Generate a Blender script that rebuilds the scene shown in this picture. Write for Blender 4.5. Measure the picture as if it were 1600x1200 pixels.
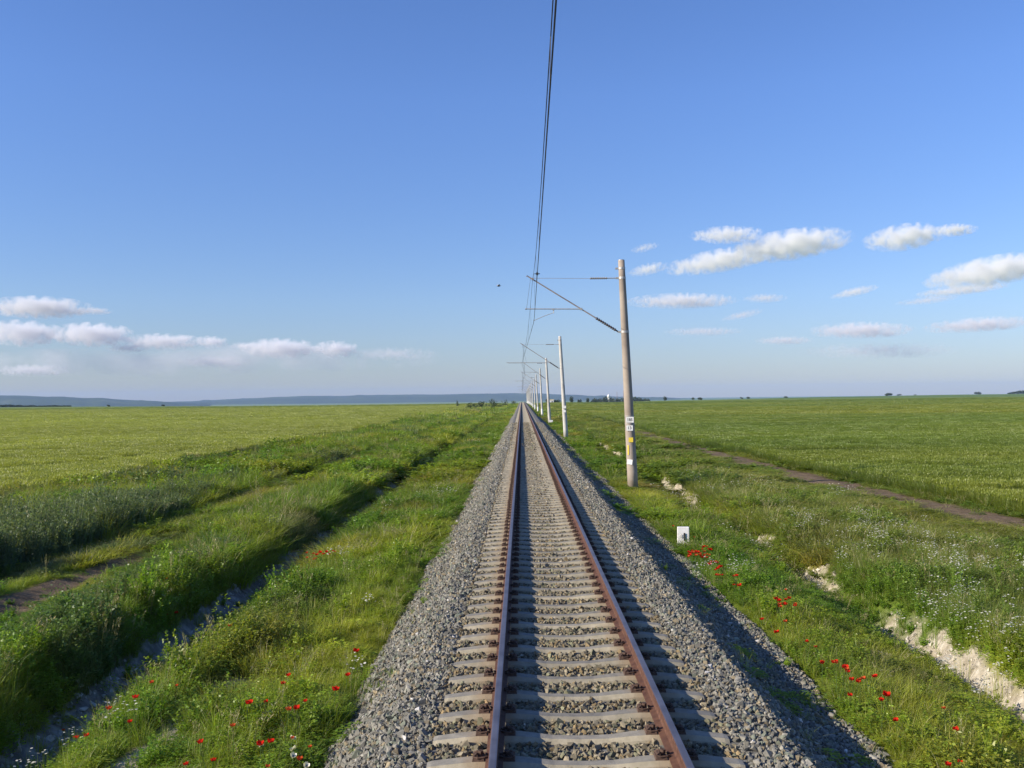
import bpy, math, random
import numpy as np
from mathutils import Vector, Matrix
R = math.radians
random.seed(7); rng = np.random.default_rng(11)
S = bpy.context.scene
for o in list(bpy.data.objects): bpy.data.objects.remove(o)
COL = S.collection

# ------------------------------------------------------------------ camera
CAMX, CAMZ = -0.495, 2.82
YAW, PITCH, ROLL = R(.577), R(.81), R(.64)
F = 1490.0
cam = bpy.data.cameras.new('camera'); co = bpy.data.objects.new('camera', cam); COL.objects.link(co)
cam.sensor_width = 36; cam.lens = 36*F/1600; cam.clip_start = .1; cam.clip_end = 90000
_f = Vector((-math.sin(YAW)*math.cos(PITCH), math.cos(YAW)*math.cos(PITCH), math.sin(PITCH)))
_r = _f.cross(Vector((0,0,1))).normalized(); _u = _r.cross(_f)
_r2 = _r*math.cos(ROLL)-_u*math.sin(ROLL); _u2 = _u*math.cos(ROLL)+_r*math.sin(ROLL)
co.matrix_world = Matrix(((_r2.x,_u2.x,-_f.x,CAMX),(_r2.y,_u2.y,-_f.y,0),(_r2.z,_u2.z,-_f.z,CAMZ),(0,0,0,1)))
S.camera = co
CP = Vector((CAMX,0,CAMZ))
def ray(px,py): px=float(px);py=float(py); return (px-800)/F*_r2-(py-600)/F*_u2+_f      # measured directions, used to read positions off the survey photo
def at_z(px,py,z): d=ray(px,py); return CP+d*((z-CAMZ)/d.z)
def at_y(px,py,y): d=ray(px,py); return CP+d*(y/d.y)

# ------------------------------------------------------------------ world, sun, exposure
SUN_EL, SUN_AZ = R(26.5), R(20)             # light travels towards +x, turned AZ towards +y
to_sun = Vector((-math.cos(SUN_AZ)*math.cos(SUN_EL), -math.sin(SUN_AZ)*math.cos(SUN_EL), math.sin(SUN_EL)))
W = bpy.data.worlds.new('World'); S.world = W; W.use_nodes = True
nt = W.node_tree; bg = nt.nodes['Background']
sky = nt.nodes.new('ShaderNodeTexSky'); sky.sky_type='NISHITA'; sky.sun_disc=False
sky.sun_elevation = SUN_EL; sky.sun_rotation = math.atan2(to_sun.x, to_sun.y)
sky.air_density=1.0; sky.dust_density=.15; sky.ozone_density=3.0; sky.altitude=100
hs = nt.nodes.new('ShaderNodeHueSaturation'); hs.inputs['Saturation'].default_value=1.12; hs.inputs['Value'].default_value=1.0
wm = nt.nodes.new('ShaderNodeMix'); wm.data_type='RGBA'; wm.blend_type='MULTIPLY'; wm.inputs[0].default_value=1; wm.inputs[7].default_value=(1.04,1.04,1.34,1)
nt.links.new(sky.outputs[0], hs.inputs['Color']); nt.links.new(hs.outputs[0], wm.inputs[6]); 
tcw = nt.nodes.new('ShaderNodeTexCoord'); sxz = nt.nodes.new('ShaderNodeSeparateXYZ'); rw = nt.nodes.new('ShaderNodeValToRGB')   # hazier, duller air low down
nt.links.new(tcw.outputs['Generated'], sxz.inputs[0]); nt.links.new(sxz.outputs[2], rw.inputs[0])
rw.color_ramp.elements[0].position=0; rw.color_ramp.elements[0].color=(.55,.58,.60,1); rw.color_ramp.elements[1].position=.30; rw.color_ramp.elements[1].color=(1,1,1,1)
_e = rw.color_ramp.elements.new(.10); _e.color=(.80,.81,.79,1)
wm2 = nt.nodes.new('ShaderNodeMix'); wm2.data_type='RGBA'; wm2.blend_type='MULTIPLY'; wm2.inputs[0].default_value=1
nt.links.new(wm.outputs[2], wm2.inputs[6]); nt.links.new(rw.outputs[0], wm2.inputs[7]); nt.links.new(wm2.outputs[2], bg.inputs['Color'])
bg.inputs['Strength'].default_value = .095
sl = bpy.data.lights.new('sun','SUN'); sl.energy=5.0; sl.angle=R(.53); sl.color=(1,.89,.74)
so = bpy.data.objects.new('sun', sl); COL.objects.link(so); so.rotation_euler = (-to_sun).to_track_quat('-Z','Y').to_euler(); so.location=(0,0,60)
S.view_settings.view_transform='Standard'; S.view_settings.look='None'; S.view_settings.exposure=0.52; S.view_settings.gamma=1
S.render.engine='CYCLES'
S.cycles.max_bounces=14; S.cycles.glossy_bounces=2; S.cycles.transmission_bounces=2; S.cycles.transparent_max_bounces=8; S.cycles.volume_bounces=12; S.cycles.diffuse_bounces=3
S.cycles.use_denoising=True

# ------------------------------------------------------------------ noise
def _h(ix,iy,s):
    n=(ix.astype(np.int64)*374761393+iy.astype(np.int64)*668265263+s*69069)&0xffffffff
    n=((n^(n>>13))*1274126177)&0xffffffff
    return ((n^(n>>16))&0xffff)/65535.0
def vn(x,y,s=0):
    x=np.asarray(x,float);y=np.asarray(y,float)
    ix=np.floor(x);iy=np.floor(y);fx=x-ix;fy=y-iy;fx=fx*fx*(3-2*fx);fy=fy*fy*(3-2*fy)
    return (_h(ix,iy,s)*(1-fx)+_h(ix+1,iy,s)*fx)*(1-fy)+(_h(ix,iy+1,s)*(1-fx)+_h(ix+1,iy+1,s)*fx)*fy
def fbm(x,y,s=0,o=3):
    t=0;a=1;w=0
    for k in range(o): t=t+a*vn(x*2**k,y*2**k,s+k*17);w+=a;a*=.5
    return t/w
def sm(a,b,x): t=np.clip((np.asarray(x,float)-a)/(b-a),0,1); return t*t*(3-2*t)

# ------------------------------------------------------------------ terrain functions
def track_drop(y): 
    y=np.asarray(y,float); return -np.clip(y-560,0,None)**2*.00005
def far_drop(x,y):
    r=np.hypot(x,y); az=np.degrees(np.arctan2(x,np.maximum(y,1)))
    E=np.interp(az,[-40,-27,-15,-6,-1,5,11,18,24,30],[1100,1000,600,600,590,620,850,1300,1800,2300])
    t=np.clip(r-E,0,None)
    return -np.minimum(t*t/(t+220)*.02, 26+0*t)
def path_xc(y): return np.minimum(11.8+1.9*np.exp(-(np.asarray(y,float)-28)/16),14.6)
PX=[-1e5,-20,-18,-15,-12.6,-12.1,-11.7,-11.2,-10.6,-10.2,-9.7,-9.3,-8.2,-7.45,-7.05,-6.75,-6.2,-5.8,-5.1,-4,-2.9,-2.3,2.6,3.25,4.2,4.9,5.5,5.85,6.05,6.45,6.9,9,11,12,100,1e5]
PZ=[-1.1,-1.1,-1.08,-1.03,-1.02,-1.1,-1.1,-.98,-.98,-1.1,-1.1,-.98,-.93,-.98,-1.55,-1.78,-1.76,-1.45,-1.0,-.93,-.85,-1.05,-1.15,-.88,-.94,-1.02,-1.42,-1.56,-1.5,-1.0,-.9,-.95,-.98,-1.0,-1.02,-1.05]
def terr(x,y):
    x=np.asarray(x,float);y=np.asarray(y,float)
    wob=(fbm(y*.12,y*0+3.3,5)-.5)*.5*sm(3.2,4.6,np.abs(x))*(1-sm(9,12,np.abs(x)))+(fbm(y*.6,x*0+1.3,9)-.5)*.25*sm(3.2,4.6,np.abs(x))
    wob=wob*np.where(x>0,.3,1.0)
    z=np.interp(x+wob,PX,PZ)
    hum=(fbm(x*.45,y*.35,21)-.5)*.30+(fbm(x*1.7,y*1.7,31)-.5)*.12
    k=sm(3.0,3.8,np.abs(x))*(1-.75*sm(18,24,np.abs(x)))
    bare=np.exp(-((np.abs(x-path_xc(y)))/1.1)**2)+np.exp(-((x+10)/.8)**2)
    z=z+hum*k*(1-.8*np.clip(bare,0,1))
    z=z+((fbm(x*5,y*2.2,77)-.5)*.16+(fbm(x*2,y*4.5,78,2)-.5)*.22)*np.exp(-((x-6.15)/.4)**2)
    z=z+.05*np.exp(-((x-path_xc(y))/1.3)**2)+.06*np.exp(-((x-6.3)/.2)**2)*chalk_m(0*x+6.1,y)*sm(24,34,y)
    # the plain rolls very gently far away
    r=np.hypot(x,y); z=z+(fbm(x*.004,y*.004,3)-.5)*1.0*sm(120,500,r)*sm(15,60,np.abs(x))
    return z+far_drop(x,y)
CH=[(9,18.0),(20.3,23.4),(26.0,27.4),(36,42.5),(43,46),(58,71),(73,84),(104,120),(150,163)]
def chalk_m(x,y):
    m=0*x
    for a,b in CH: m=np.maximum(m,sm(a-.4,a+.4,y)*(1-sm(b-.4,b+.4,y)))
    return m*sm(5.72,5.9,x)*(1-sm(6.22,6.42,x-.08*sm(24,34,y)+(fbm(x*3,y*3,8)-.5)*.7))*(1-.6*sm(.62,.72,fbm(x*1.6,y*2.3,19)))
def path_m(x,y): return (1-sm(.65,1.05,np.abs(x-path_xc(y)+(fbm(x*1.2,y*.6,4)-.5)*.5)))*(1-.75*sm(75,150,y))
def rut_m(x,y):
    a=(1-sm(.25,.6,np.abs(x+10.3+(fbm(x,y*.4,6)-.5)*.5)))*(1-.7*sm(23,26,y)*(1-sm(40,44,y)*(1-sm(75,90,y))))
    b=(1-sm(.15,.45,np.abs(x+11.95)))*.8
    return np.maximum(a,b)
def floor_m(x,y): return sm(-7.35,-7.0,x)*(1-sm(-6.2,-5.75,x))
def patch_m(x,y): # bare stony scrape beside the ballast, bottom left
    u=(x+4.55)+ (y-11.2)*-.12
    return (1-sm(.12,.35,np.abs(u+(fbm(x*4,y*4,2)-.5)*.3)))*(1-sm(1.6,2.6,np.abs(y-11.2)))
def wheatL(x,y): return sm(.0,.25,-(x+20.2+(fbm(y*.09,y*0,41)-.5)*2.4+(fbm(x*.8,y*.8,42)-.5)*1.0))
def wheatR(x,y): return sm(.0,.25,(x-path_xc(y)-1.35-(fbm(y*.3,y*0,43)-.5)*.6))

# albedo of the plant cover at a place (species colour, not light)
def tint(x,y):
    n1=fbm(x*.35,y*.22,51)[...,None]; n2=fbm(x*1.3,y*1.0,52)[...,None]; n3=fbm(x*.08,y*.05,53)[...,None]
    g=np.array([.085,.135,.022]); yel=np.array([.17,.185,.03]); dk=np.array([.045,.085,.018]); br=np.array([.12,.10,.045])
    c=g+(yel-g)*np.clip((n1-.42)*2.6,0,1)+(dk-g)*np.clip((.47-n2)*2.6,0,1)*.8
    c=c*(1-.5*np.clip((n3-.62)*5,0,1))+br*.5*np.clip((n3-.62)*5,0,1)
    def blob(cx,cy,rx,ry,k): return (k*np.exp(-((x-cx)/rx)**2-((y-cy)/ry)**2))[...,None]
    for cx,cy,rx,ry,k in [(-4.7,15.5,.7,2.2,.75),(-4.2,12.4,.5,1.2,.5),(7.3,24,1.0,4,.5),(9.3,23,1.2,3,.5),(4.6,13,.7,1.2,.5)]:
        c=c+(np.array([.075,.075,.035])-c)*blob(cx,cy,rx,ry,k)
    for cx,cy,rx,ry,k in [(-3.3,14,.7,5,.7),(3.7,30,.6,4,.5),(-3.6,24,.8,5,.5)]:
        c=c+(np.array([.20,.215,.03])-c)*blob(cx,cy,rx,ry,k)
    for cx,cy,rx,ry,k in [(9.6,41,2.2,4.5,.75),(8.6,38,1.4,3,.5),(10.6,44,1.2,3,.5)]:
        c=c+(np.array([.23,.225,.10])-c)*blob(cx,cy,rx,ry,k*1.0)*np.clip(n2*2-.3,0,1)
    # reddish-brown dock and dry grass scattered on both verges
    rd=np.clip((fbm(x*.7+9,y*.45,61)-.64)*6,0,1)[...,None]*(sm(3,4,np.abs(x))[...,None])
    c=c+(np.array([.17,.12,.045])-c)*rd*.6
    # right bank is duller, greyer
    rb=(sm(6,7,x)*(1-wheatR(x,y)))[...,None]; c=c+(np.array([.105,.125,.045])*(.75+.5*n2)-c)*rb*.62
    wl=wheatL(x,y)[...,None]; s1=fbm(x*.015,y*.06,71)[...,None]; s2=fbm(x*.1,y*.35,72)[...,None]
    cwl=np.array([.105,.131,.046])*(.86+.28*s1)*(.85+.3*s2)
    c=c*(1-wl)+cwl*wl
    wr=wheatR(x,y)[...,None]
    cwr=(np.array([.062,.096,.026])+(np.array([.098,.118,.028])-np.array([.062,.096,.026]))*np.clip(s1*1.8-.5,0,1))*(.8+.4*s2)
    c=c*(1-wr)+cwr*wr
    r=np.hypot(x,y)
    band=(sm(430,440,y)*(1-sm(520,560,y))*sm(25,30,np.abs(x)))[...,None]
    c=c*(1-band*.55)+np.array([.04,.075,.022])*band*.55
    b2=(sm(560,580,r)*sm(20,30,np.abs(x)))[...,None]; c=c*(1-b2)+np.array([.075,.105,.035])*b2
    b3=(sm(900,950,r)*sm(10,60,x))[...,None]; c=c*(1-b3)+np.array([.055,.09,.03])*b3
    return c*2.05*np.array([1.08,1.04,.69])

# ------------------------------------------------------------------ material helpers
def mat(name):
    m=bpy.data.materials.new(name); m.use_nodes=True; n=m.node_tree; n.nodes.clear()
    out=n.nodes.new('ShaderNodeOutputMaterial'); return m,n,out
def N(n,t,**k):
    x=n.nodes.new(t)
    for a,b in k.items(): setattr(x,a,b)
    return x
def ramp(n,f,pts):
    r=N(n,'ShaderNodeValToRGB'); e=r.color_ramp.elements
    while len(e)<len(pts): e.new(.5)
    for i,(p,c) in enumerate(pts): e[i].position=p; e[i].color=(*c,1) if len(c)==3 else c
    n.links.new(f,r.inputs[0]); return r.outputs[0]
def noise(n,scale,det=4,co=None,rough=.55,dist=0):
    t=N(n,'ShaderNodeTexNoise'); t.inputs['Scale'].default_value=scale; t.inputs['Detail'].default_value=det; t.inputs['Roughness'].default_value=rough; t.inputs['Distortion'].default_value=dist
    if co: n.links.new(co,t.inputs['Vector'])
    return t.outputs['Fac']
def mixc(n,f,a,b,mode='MIX'):
    m=N(n,'ShaderNodeMix',data_type='RGBA',blend_type=mode)
    for s,v in ((0,f),(6,a),(7,b)):
        if isinstance(v,(int,float)): m.inputs[s].default_value=v
        elif isinstance(v,tuple): m.inputs[s].default_value=(*v,1)
        else: n.links.new(v,m.inputs[s])
    return m.outputs[2]
def rough_mat(name,c1,c2,scale=8,rough=.85,bump=.3,bs=40,metal=0,spec=.3,c3=None,s3=2,bd=.01):
    m,n,out=mat(name); tc=N(n,'ShaderNodeTexCoord'); g=N(n,'ShaderNodeNewGeometry')
    f=noise(n,scale,5,g.outputs['Position']); c=ramp(n,f,[(.32,c1),(.68,c2)])
    if c3: c=mixc(n,ramp(n,noise(n,s3,4,g.outputs['Position']),[(.5,(0,0,0)),(.68,(1,1,1))]),c,c3)
    b=N(n,'ShaderNodeBsdfPrincipled'); b.inputs['Roughness'].default_value=rough; b.inputs['Metallic'].default_value=metal; b.inputs['Specular IOR Level'].default_value=spec
    n.links.new(c,b.inputs['Base Color'])
    bp=N(n,'ShaderNodeBump'); bp.inputs['Strength'].default_value=bump; bp.inputs['Distance'].default_value=bd
    n.links.new(noise(n,bs,5,g.outputs['Position']),bp.inputs['Height']); n.links.new(bp.outputs[0],b.inputs['Normal'])
    n.links.new(b.outputs[0],out.inputs[0]); return m
def foliage_mat(name,trans=.45,own=None,rough=.6):
    """colour comes from the per-plant tint (instancer) times a per-blade value; or from own colour"""
    m,n,out=mat(name)
    av=N(n,'ShaderNodeAttribute'); av.attribute_name='bv'
    if own is None:
        a=N(n,'ShaderNodeAttribute'); a.attribute_type='INSTANCER'; a.attribute_name='tint'; col=a.outputs['Color']
        col=mixc(n,1.0,col,av.outputs['Color'],'MULTIPLY')
    else:
        col=mixc(n,1.0,own,av.outputs['Color'],'MULTIPLY')
    d=N(n,'ShaderNodeBsdfDiffuse'); t=N(n,'ShaderNodeBsdfTranslucent'); g=N(n,'ShaderNodeBsdfGlossy'); g.inputs['Roughness'].default_value=.45
    g.inputs['Color'].default_value=(1,1,1,1)
    n.links.new(col,d.inputs['Color']); tcol=mixc(n,1.0,col,(1.25,1.25,.6),'MULTIPLY'); n.links.new(tcol,t.inputs['Color'])
    mx=N(n,'ShaderNodeMixShader'); mx.inputs[0].default_value=trans; n.links.new(d.outputs[0],mx.inputs[1]); n.links.new(t.outputs[0],mx.inputs[2])
    mg=N(n,'ShaderNodeMixShader'); mg.inputs[0].default_value=.025; n.links.new(mx.outputs[0],mg.inputs[1]); n.links.new(g.outputs[0],mg.inputs[2])
    n.links.new(mg.outputs[0],out.inputs[0]); return m

# ------------------------------------------------------------------ mesh helpers
class MB:
    def __init__(s): s.v=[];s.f=[];s.m=[]
    def add(s,vs,fs,mi=0):
        o=len(s.v); s.v.extend([tuple(v) for v in vs]); s.f.extend([tuple(i+o for i in f) for f in fs]); s.m.extend([mi]*len(fs)); return s
    def box(s,c,d,rz=0,mi=0,taper=1.0,ry=0):
        x,y,z=d[0]/2,d[1]/2,d[2]/2; vs=[]
        M=Matrix.Translation(c)@Matrix.Rotation(rz,4,'Z')@Matrix.Rotation(ry,4,'Y')
        for sz in (-1,1):
            t=1 if sz<0 else taper
            for sx,sy in ((-1,-1),(1,-1),(1,1),(-1,1)): vs.append(M@Vector((sx*x*t,sy*y*t,sz*z)))
        return s.add(vs,[(3,2,1,0),(4,5,6,7),(0,1,5,4),(1,2,6,5),(2,3,7,6),(3,0,4,7)],mi)
    def tube(s,pts,rad,seg=8,mi=0,cap=True):
        pts=[Vector(p) for p in pts]; rad=rad if isinstance(rad,(list,tuple)) else [rad]*len(pts); vs=[];fs=[]
        for i,p in enumerate(pts):
            t=(pts[min(i+1,len(pts)-1)]-pts[max(i-1,0)]).normalized()
            a=t.cross(Vector((0,0,1)) if abs(t.z)<.9 else Vector((1,0,0))).normalized(); b=t.cross(a)
            for k in range(seg):
                an=2*math.pi*k/seg; vs.append(p+(a*math.cos(an)+b*math.sin(an))*rad[i])
        for i in range(len(pts)-1):
            for k in range(seg):
                k2=(k+1)%seg; fs.append((i*seg+k,i*seg+k2,(i+1)*seg+k2,(i+1)*seg+k))
        if cap: fs.append(tuple(range(seg-1,-1,-1))); fs.append(tuple((len(pts)-1)*seg+k for k in range(seg)))
        return s.add(vs,fs,mi)
    def build(s,name,mats,parent=None,smooth=False,loc=None,bevel=0):
        me=bpy.data.meshes.new(name); me.from_pydata(s.v,[],s.f); me.polygons.foreach_set('material_index',s.m)
        for m in (mats if isinstance(mats,(list,tuple)) else [mats]): me.materials.append(m)
        if smooth: me.polygons.foreach_set('use_smooth',[True]*len(s.f))
        me.update(); o=bpy.data.objects.new(name,me); COL.objects.link(o)
        if parent: o.parent=parent
        if loc: o.location=loc
        if bevel:
            b=o.modifiers.new('bevel','BEVEL'); b.width=bevel; b.segments=2; b.limit_method='ANGLE'
        return o
def tag(o,label=None,cat=None,group=None,kind=None):
    if label: o['label']=label
    if cat: o['category']=cat
    if group: o['group']=group
    if kind: o['kind']=kind
    return o
def empty(name,loc,rz=0):
    o=bpy.data.objects.new(name,None); COL.objects.link(o); o.location=loc; o.rotation_euler=(0,0,rz); o.empty_display_size=.2; return o
def copy_tree(o,parent=None):
    c=o.copy(); COL.objects.link(c); c.parent=parent
    for ch in o.children: copy_tree(ch,c)
    return c
def np_mesh(name,V,Fq,mats=None,attrs=None,smooth=False):
    me=bpy.data.meshes.new(name); V=np.asarray(V,np.float32); Fq=np.asarray(Fq,np.int32)
    me.vertices.add(len(V)); me.vertices.foreach_set('co',V.ravel())
    if len(Fq):
        k=Fq.shape[1]; me.loops.add(Fq.size); me.loops.foreach_set('vertex_index',Fq.ravel())
        me.polygons.add(len(Fq)); me.polygons.foreach_set('loop_start',np.arange(0,Fq.size,k,dtype=np.int32)); me.polygons.foreach_set('loop_total',np.full(len(Fq),k,np.int32))
        if smooth: me.polygons.foreach_set('use_smooth',np.ones(len(Fq),bool))
    for nme,(typ,dom,arr) in (attrs or {}).items():
        a=me.attributes.new(nme,typ,dom); arr=np.asarray(arr)
        if typ=='FLOAT_COLOR':
            a.data.foreach_set('color',np.concatenate([arr,np.ones((len(arr),1))],1).astype(np.float32).ravel())
        elif typ=='FLOAT_VECTOR': a.data.foreach_set('vector',arr.astype(np.float32).ravel())
        elif typ=='INT': a.data.foreach_set('value',arr.astype(np.int32).ravel())
        else: a.data.foreach_set('value',arr.astype(np.float32).ravel())
    for m in (mats or []): me.materials.append(m)
    me.update(); me.validate(); return me

# ================================================================== GROUND
def ground_material():
    m,n,out=mat('ground_cover'); g=N(n,'ShaderNodeNewGeometry'); P=g.outputs['Position']
    def A(name): a=N(n,'ShaderNodeAttribute'); a.attribute_name=name; return a
    c=A('gcol').outputs['Color']
    st=N(n,'ShaderNodeMapping'); st.inputs['Scale'].default_value=(.35,1.6,1); n.links.new(P,st.inputs[0])
    f1=ramp(n,noise(n,1.2,6,st.outputs[0],.65),[(.25,(.62,.62,.62)),(.75,(1.3,1.3,1.3))]); c=mixc(n,1,c,f1,'MULTIPLY')
    f2=ramp(n,noise(n,.09,4,st.outputs[0]),[(.3,(.86,.88,.9)),(.7,(1.12,1.1,1.05))]); c=mixc(n,1,c,f2,'MULTIPLY')
    dirt=ramp(n,noise(n,3,6,P),[(.3,(.13,.093,.056)),(.7,(.215,.157,.098))])
    c=mixc(n,A('dirt').outputs['Fac'],c,dirt)
    silt=ramp(n,noise(n,4,6,P),[(.3,(.15,.145,.135)),(.5,(.26,.25,.235)),(.7,(.48,.46,.42))])
    c=mixc(n,A('silt').outputs['Fac'],c,silt)
    chalk=ramp(n,noise(n,5,8,P,.7),[(.3,(.22,.185,.12)),(.5,(.42,.37,.28)),(.7,(.62,.57,.47))])
    c=mixc(n,A('chalk').outputs['Fac'],c,chalk)
    b=N(n,'ShaderNodeBsdfPrincipled'); b.inputs['Roughness'].default_value=.95; b.inputs['Specular IOR Level'].default_value=.1; n.links.new(c,b.inputs['Base Color'])
    bp=N(n,'ShaderNodeBump'); bp.inputs['Strength'].default_value=.8; bp.inputs['Distance'].default_value=.08; n.links.new(noise(n,9,8,P,.7),bp.inputs['Height']); n.links.new(bp.outputs[0],b.inputs['Normal'])
    n.links.new(b.outputs[0],out.inputs[0]); return m
MG=ground_material()
def axis(parts,grow,lim):
    a=[]
    for x0,x1,s in parts: a+=list(np.arange(x0,x1-1e-6,s))
    a.append(parts[-1][1]); s=parts[-1][2]
    while a[-1]<lim: s*=grow; a.append(a[-1]+s)
    return a
xr=axis([(0,2.2,.55),(2.2,5,.16),(5,7.2,.07),(7.2,16,.2)],1.09,12000)
xl=axis([(0,2.2,.55),(2.2,5,.16),(5,7.8,.075),(7.8,13,.12),(13,20,.25)],1.09,12000)
xs=np.array(sorted(set([-v for v in xl[1:]]+xr)))
ys=np.array([-60,-30,-15,-8,-3]+axis([(0,6,.5),(6,30,.14),(30,60,.3)],1.03,12000))
XX,YY=np.meshgrid(xs,ys); ZZ=terr(XX,YY)
nx,ny=len(xs),len(ys)
V=np.stack([XX,YY,ZZ],-1).reshape(-1,3)
idx=np.arange(nx*ny).reshape(ny,nx)
Q=np.stack([idx[:-1,:-1],idx[:-1,1:],idx[1:,1:],idx[1:,:-1]],-1).reshape(-1,4)
cx=(XX[:-1,:-1]+XX[1:,1:]).ravel()/2; cy=(YY[:-1,:-1]+YY[1:,1:]).ravel()/2
ax,ay=XX.ravel(),YY.ravel()
dirt=np.maximum(path_m(ax,ay),rut_m(ax,ay)*sm(-13,-12.5,ax)); chalk=np.maximum(chalk_m(ax,ay),patch_m(ax,ay)); silt=floor_m(ax,ay)*sm(.3,.6,1-.6*sm(40,90,ay))
G=tint(ax,ay)
far=np.hypot(ax,ay)
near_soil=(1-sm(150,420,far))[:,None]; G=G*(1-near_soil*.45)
sel_path=np.maximum(path_m(cx,cy),rut_m(cx,cy)*(cx<-9))>.25
sel_silt=(cx<-5.7)&(cx>-7.2)&(cy>-5)&~sel_path
def sub(name,sel,label=None):
    q=Q[sel]; u,inv=np.unique(q,return_inverse=True); q=inv.reshape(-1,4)
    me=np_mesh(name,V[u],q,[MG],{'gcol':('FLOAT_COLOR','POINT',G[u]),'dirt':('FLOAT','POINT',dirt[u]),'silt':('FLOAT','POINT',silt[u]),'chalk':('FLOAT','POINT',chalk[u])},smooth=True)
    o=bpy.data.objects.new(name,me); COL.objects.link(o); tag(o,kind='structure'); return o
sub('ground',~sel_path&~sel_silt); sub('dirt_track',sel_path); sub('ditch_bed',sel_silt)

# ------------------------------------------------------------------ far hills
mh,n,out=mat('far_forest'); g=N(n,'ShaderNodeNewGeometry')
c=ramp(n,noise(n,.0022,5,g.outputs['Position']),[(.35,(.03,.05,.022)),(.6,(.05,.075,.03)),(.75,(.11,.12,.06))])
b=N(n,'ShaderNodeBsdfDiffuse'); n.links.new(c,b.inputs[0]); n.links.new(b.outputs[0],out.inputs[0])
def ridge(pts,dist,depth,name):
    xs_=np.arange(pts[0][0],pts[-1][0],6.0); yy=np.interp(xs_,[p[0] for p in pts],[p[1] for p in pts])
    yy=yy+(fbm(xs_*.03,xs_*0+dist,5)-.5)*1.6
    vs=[];fs=[];rows=7
    for i,(px,py) in enumerate(zip(xs_,yy)):
        top=at_y(px,py,dist); 
        for j in range(rows):
            t=j/(rows-1); k=math.sin(t*math.pi)**.8 if 0<t<1 else 0
            D=1+(t-.5)*depth/dist
            base=-34
            vs.append(((top.x-CAMX)*D+CAMX, top.y*D, base+(top.z-base)*k+ (vn(px*.05,j*1.7,3)-.5)*25*(0<t<1 and j!=3)))
    for i in range(len(xs_)-1):
        for j in range(rows-1): a=i*rows+j; fs.append((a,a+rows,a+rows+1,a+1))
    o=MB().add(vs,fs).build(name,mh,smooth=True); tag(o,kind='structure'); return o
ridge([(-500,612),(-100,616),(0,618),(60,619),(140,622),(250,627),(330,632)],6500,2500,'hills')
ridge([(180,631),(300,627),(400,622),(480,619),(600,617),(700,616),(800,614.5),(850,615),(920,618),(1000,620),(1060,622),(1180,626)],8500,3000,'hills')

# ================================================================== TRACK
M_conc=rough_mat('sleeper_concrete',(.30,.265,.22),(.44,.395,.33),14,.9,.35,90,c3=(.25,.21,.165),s3=5,bd=.004)
def sleeper_material(ca,cb):
    m,n,out=mat('stained_concrete'); g=N(n,'ShaderNodeNewGeometry'); P=g.outputs['Position']
    c=ramp(n,noise(n,11,6,P),[(.3,ca),(.7,cb)])
    oi=N(n,'ShaderNodeObjectInfo'); rv=ramp(n,oi.outputs['Random'],[(0,(.82,.82,.82)),(1,(1.12,1.1,1.05))]); c=mixc(n,1,c,rv,'MULTIPLY')
    sx=N(n,'ShaderNodeSeparateXYZ'); n.links.new(P,sx.inputs[0])
    ab=N(n,'ShaderNodeMath',operation='ABSOLUTE'); n.links.new(sx.outputs[0],ab.inputs[0])
    su=N(n,'ShaderNodeMath',operation='SUBTRACT'); n.links.new(ab.outputs[0],su.inputs[0]); su.inputs[1].default_value=.79
    a2=N(n,'ShaderNodeMath',operation='ABSOLUTE'); n.links.new(su.outputs[0],a2.inputs[0])
    nz=N(n,'ShaderNodeMath',operation='MULTIPLY_ADD'); n.links.new(noise(n,9,5,P),nz.inputs[0]); nz.inputs[1].default_value=.28; n.links.new(a2.outputs[0],nz.inputs[2])
    st=ramp(n,nz.outputs[0],[(.22,(.85,.85,.85)),(.44,(0,0,0))]); c=mixc(n,st,c,(.29,.215,.135))
    b=N(n,'ShaderNodeBsdfPrincipled'); b.inputs['Roughness'].default_value=.9; b.inputs['Specular IOR Level'].default_value=.25; n.links.new(c,b.inputs['Base Color'])
    bp=N(n,'ShaderNodeBump'); bp.inputs['Strength'].default_value=.5; bp.inputs['Distance'].default_value=.006; n.links.new(noise(n,60,6,P,.7),bp.inputs['Height']); n.links.new(bp.outputs[0],b.inputs['Normal'])
    n.links.new(b.outputs[0],out.inputs[0]); return m
M_sleep=[sleeper_material((.185,.175,.15),(.28,.265,.225)),sleeper_material((.265,.24,.175),(.38,.345,.26))]  # grey top; second mix paler and warmer, sunlit look painted on chamfers and sides
M_rust=rough_mat('rusty_steel',(.085,.042,.028),(.155,.078,.048),16,.8,.4,90,.2,.3,c3=(.085,.04,.028),s3=6,bd=.002)
M_head=rough_mat('worn_rail_head',(.15,.13,.14),(.25,.225,.235),3,.45,.1,60,.75,.5,bd=.001)
M_clip=rough_mat('clip_rust',(.065,.040,.030),(.13,.082,.058),30,.8,.3,90,.1,.3)
track=empty('railway_track',(0,0,-.95)); tag(track,'single straight railway track with rusty brown rails on grey concrete sleepers','railway track')
TZ=.95
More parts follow.
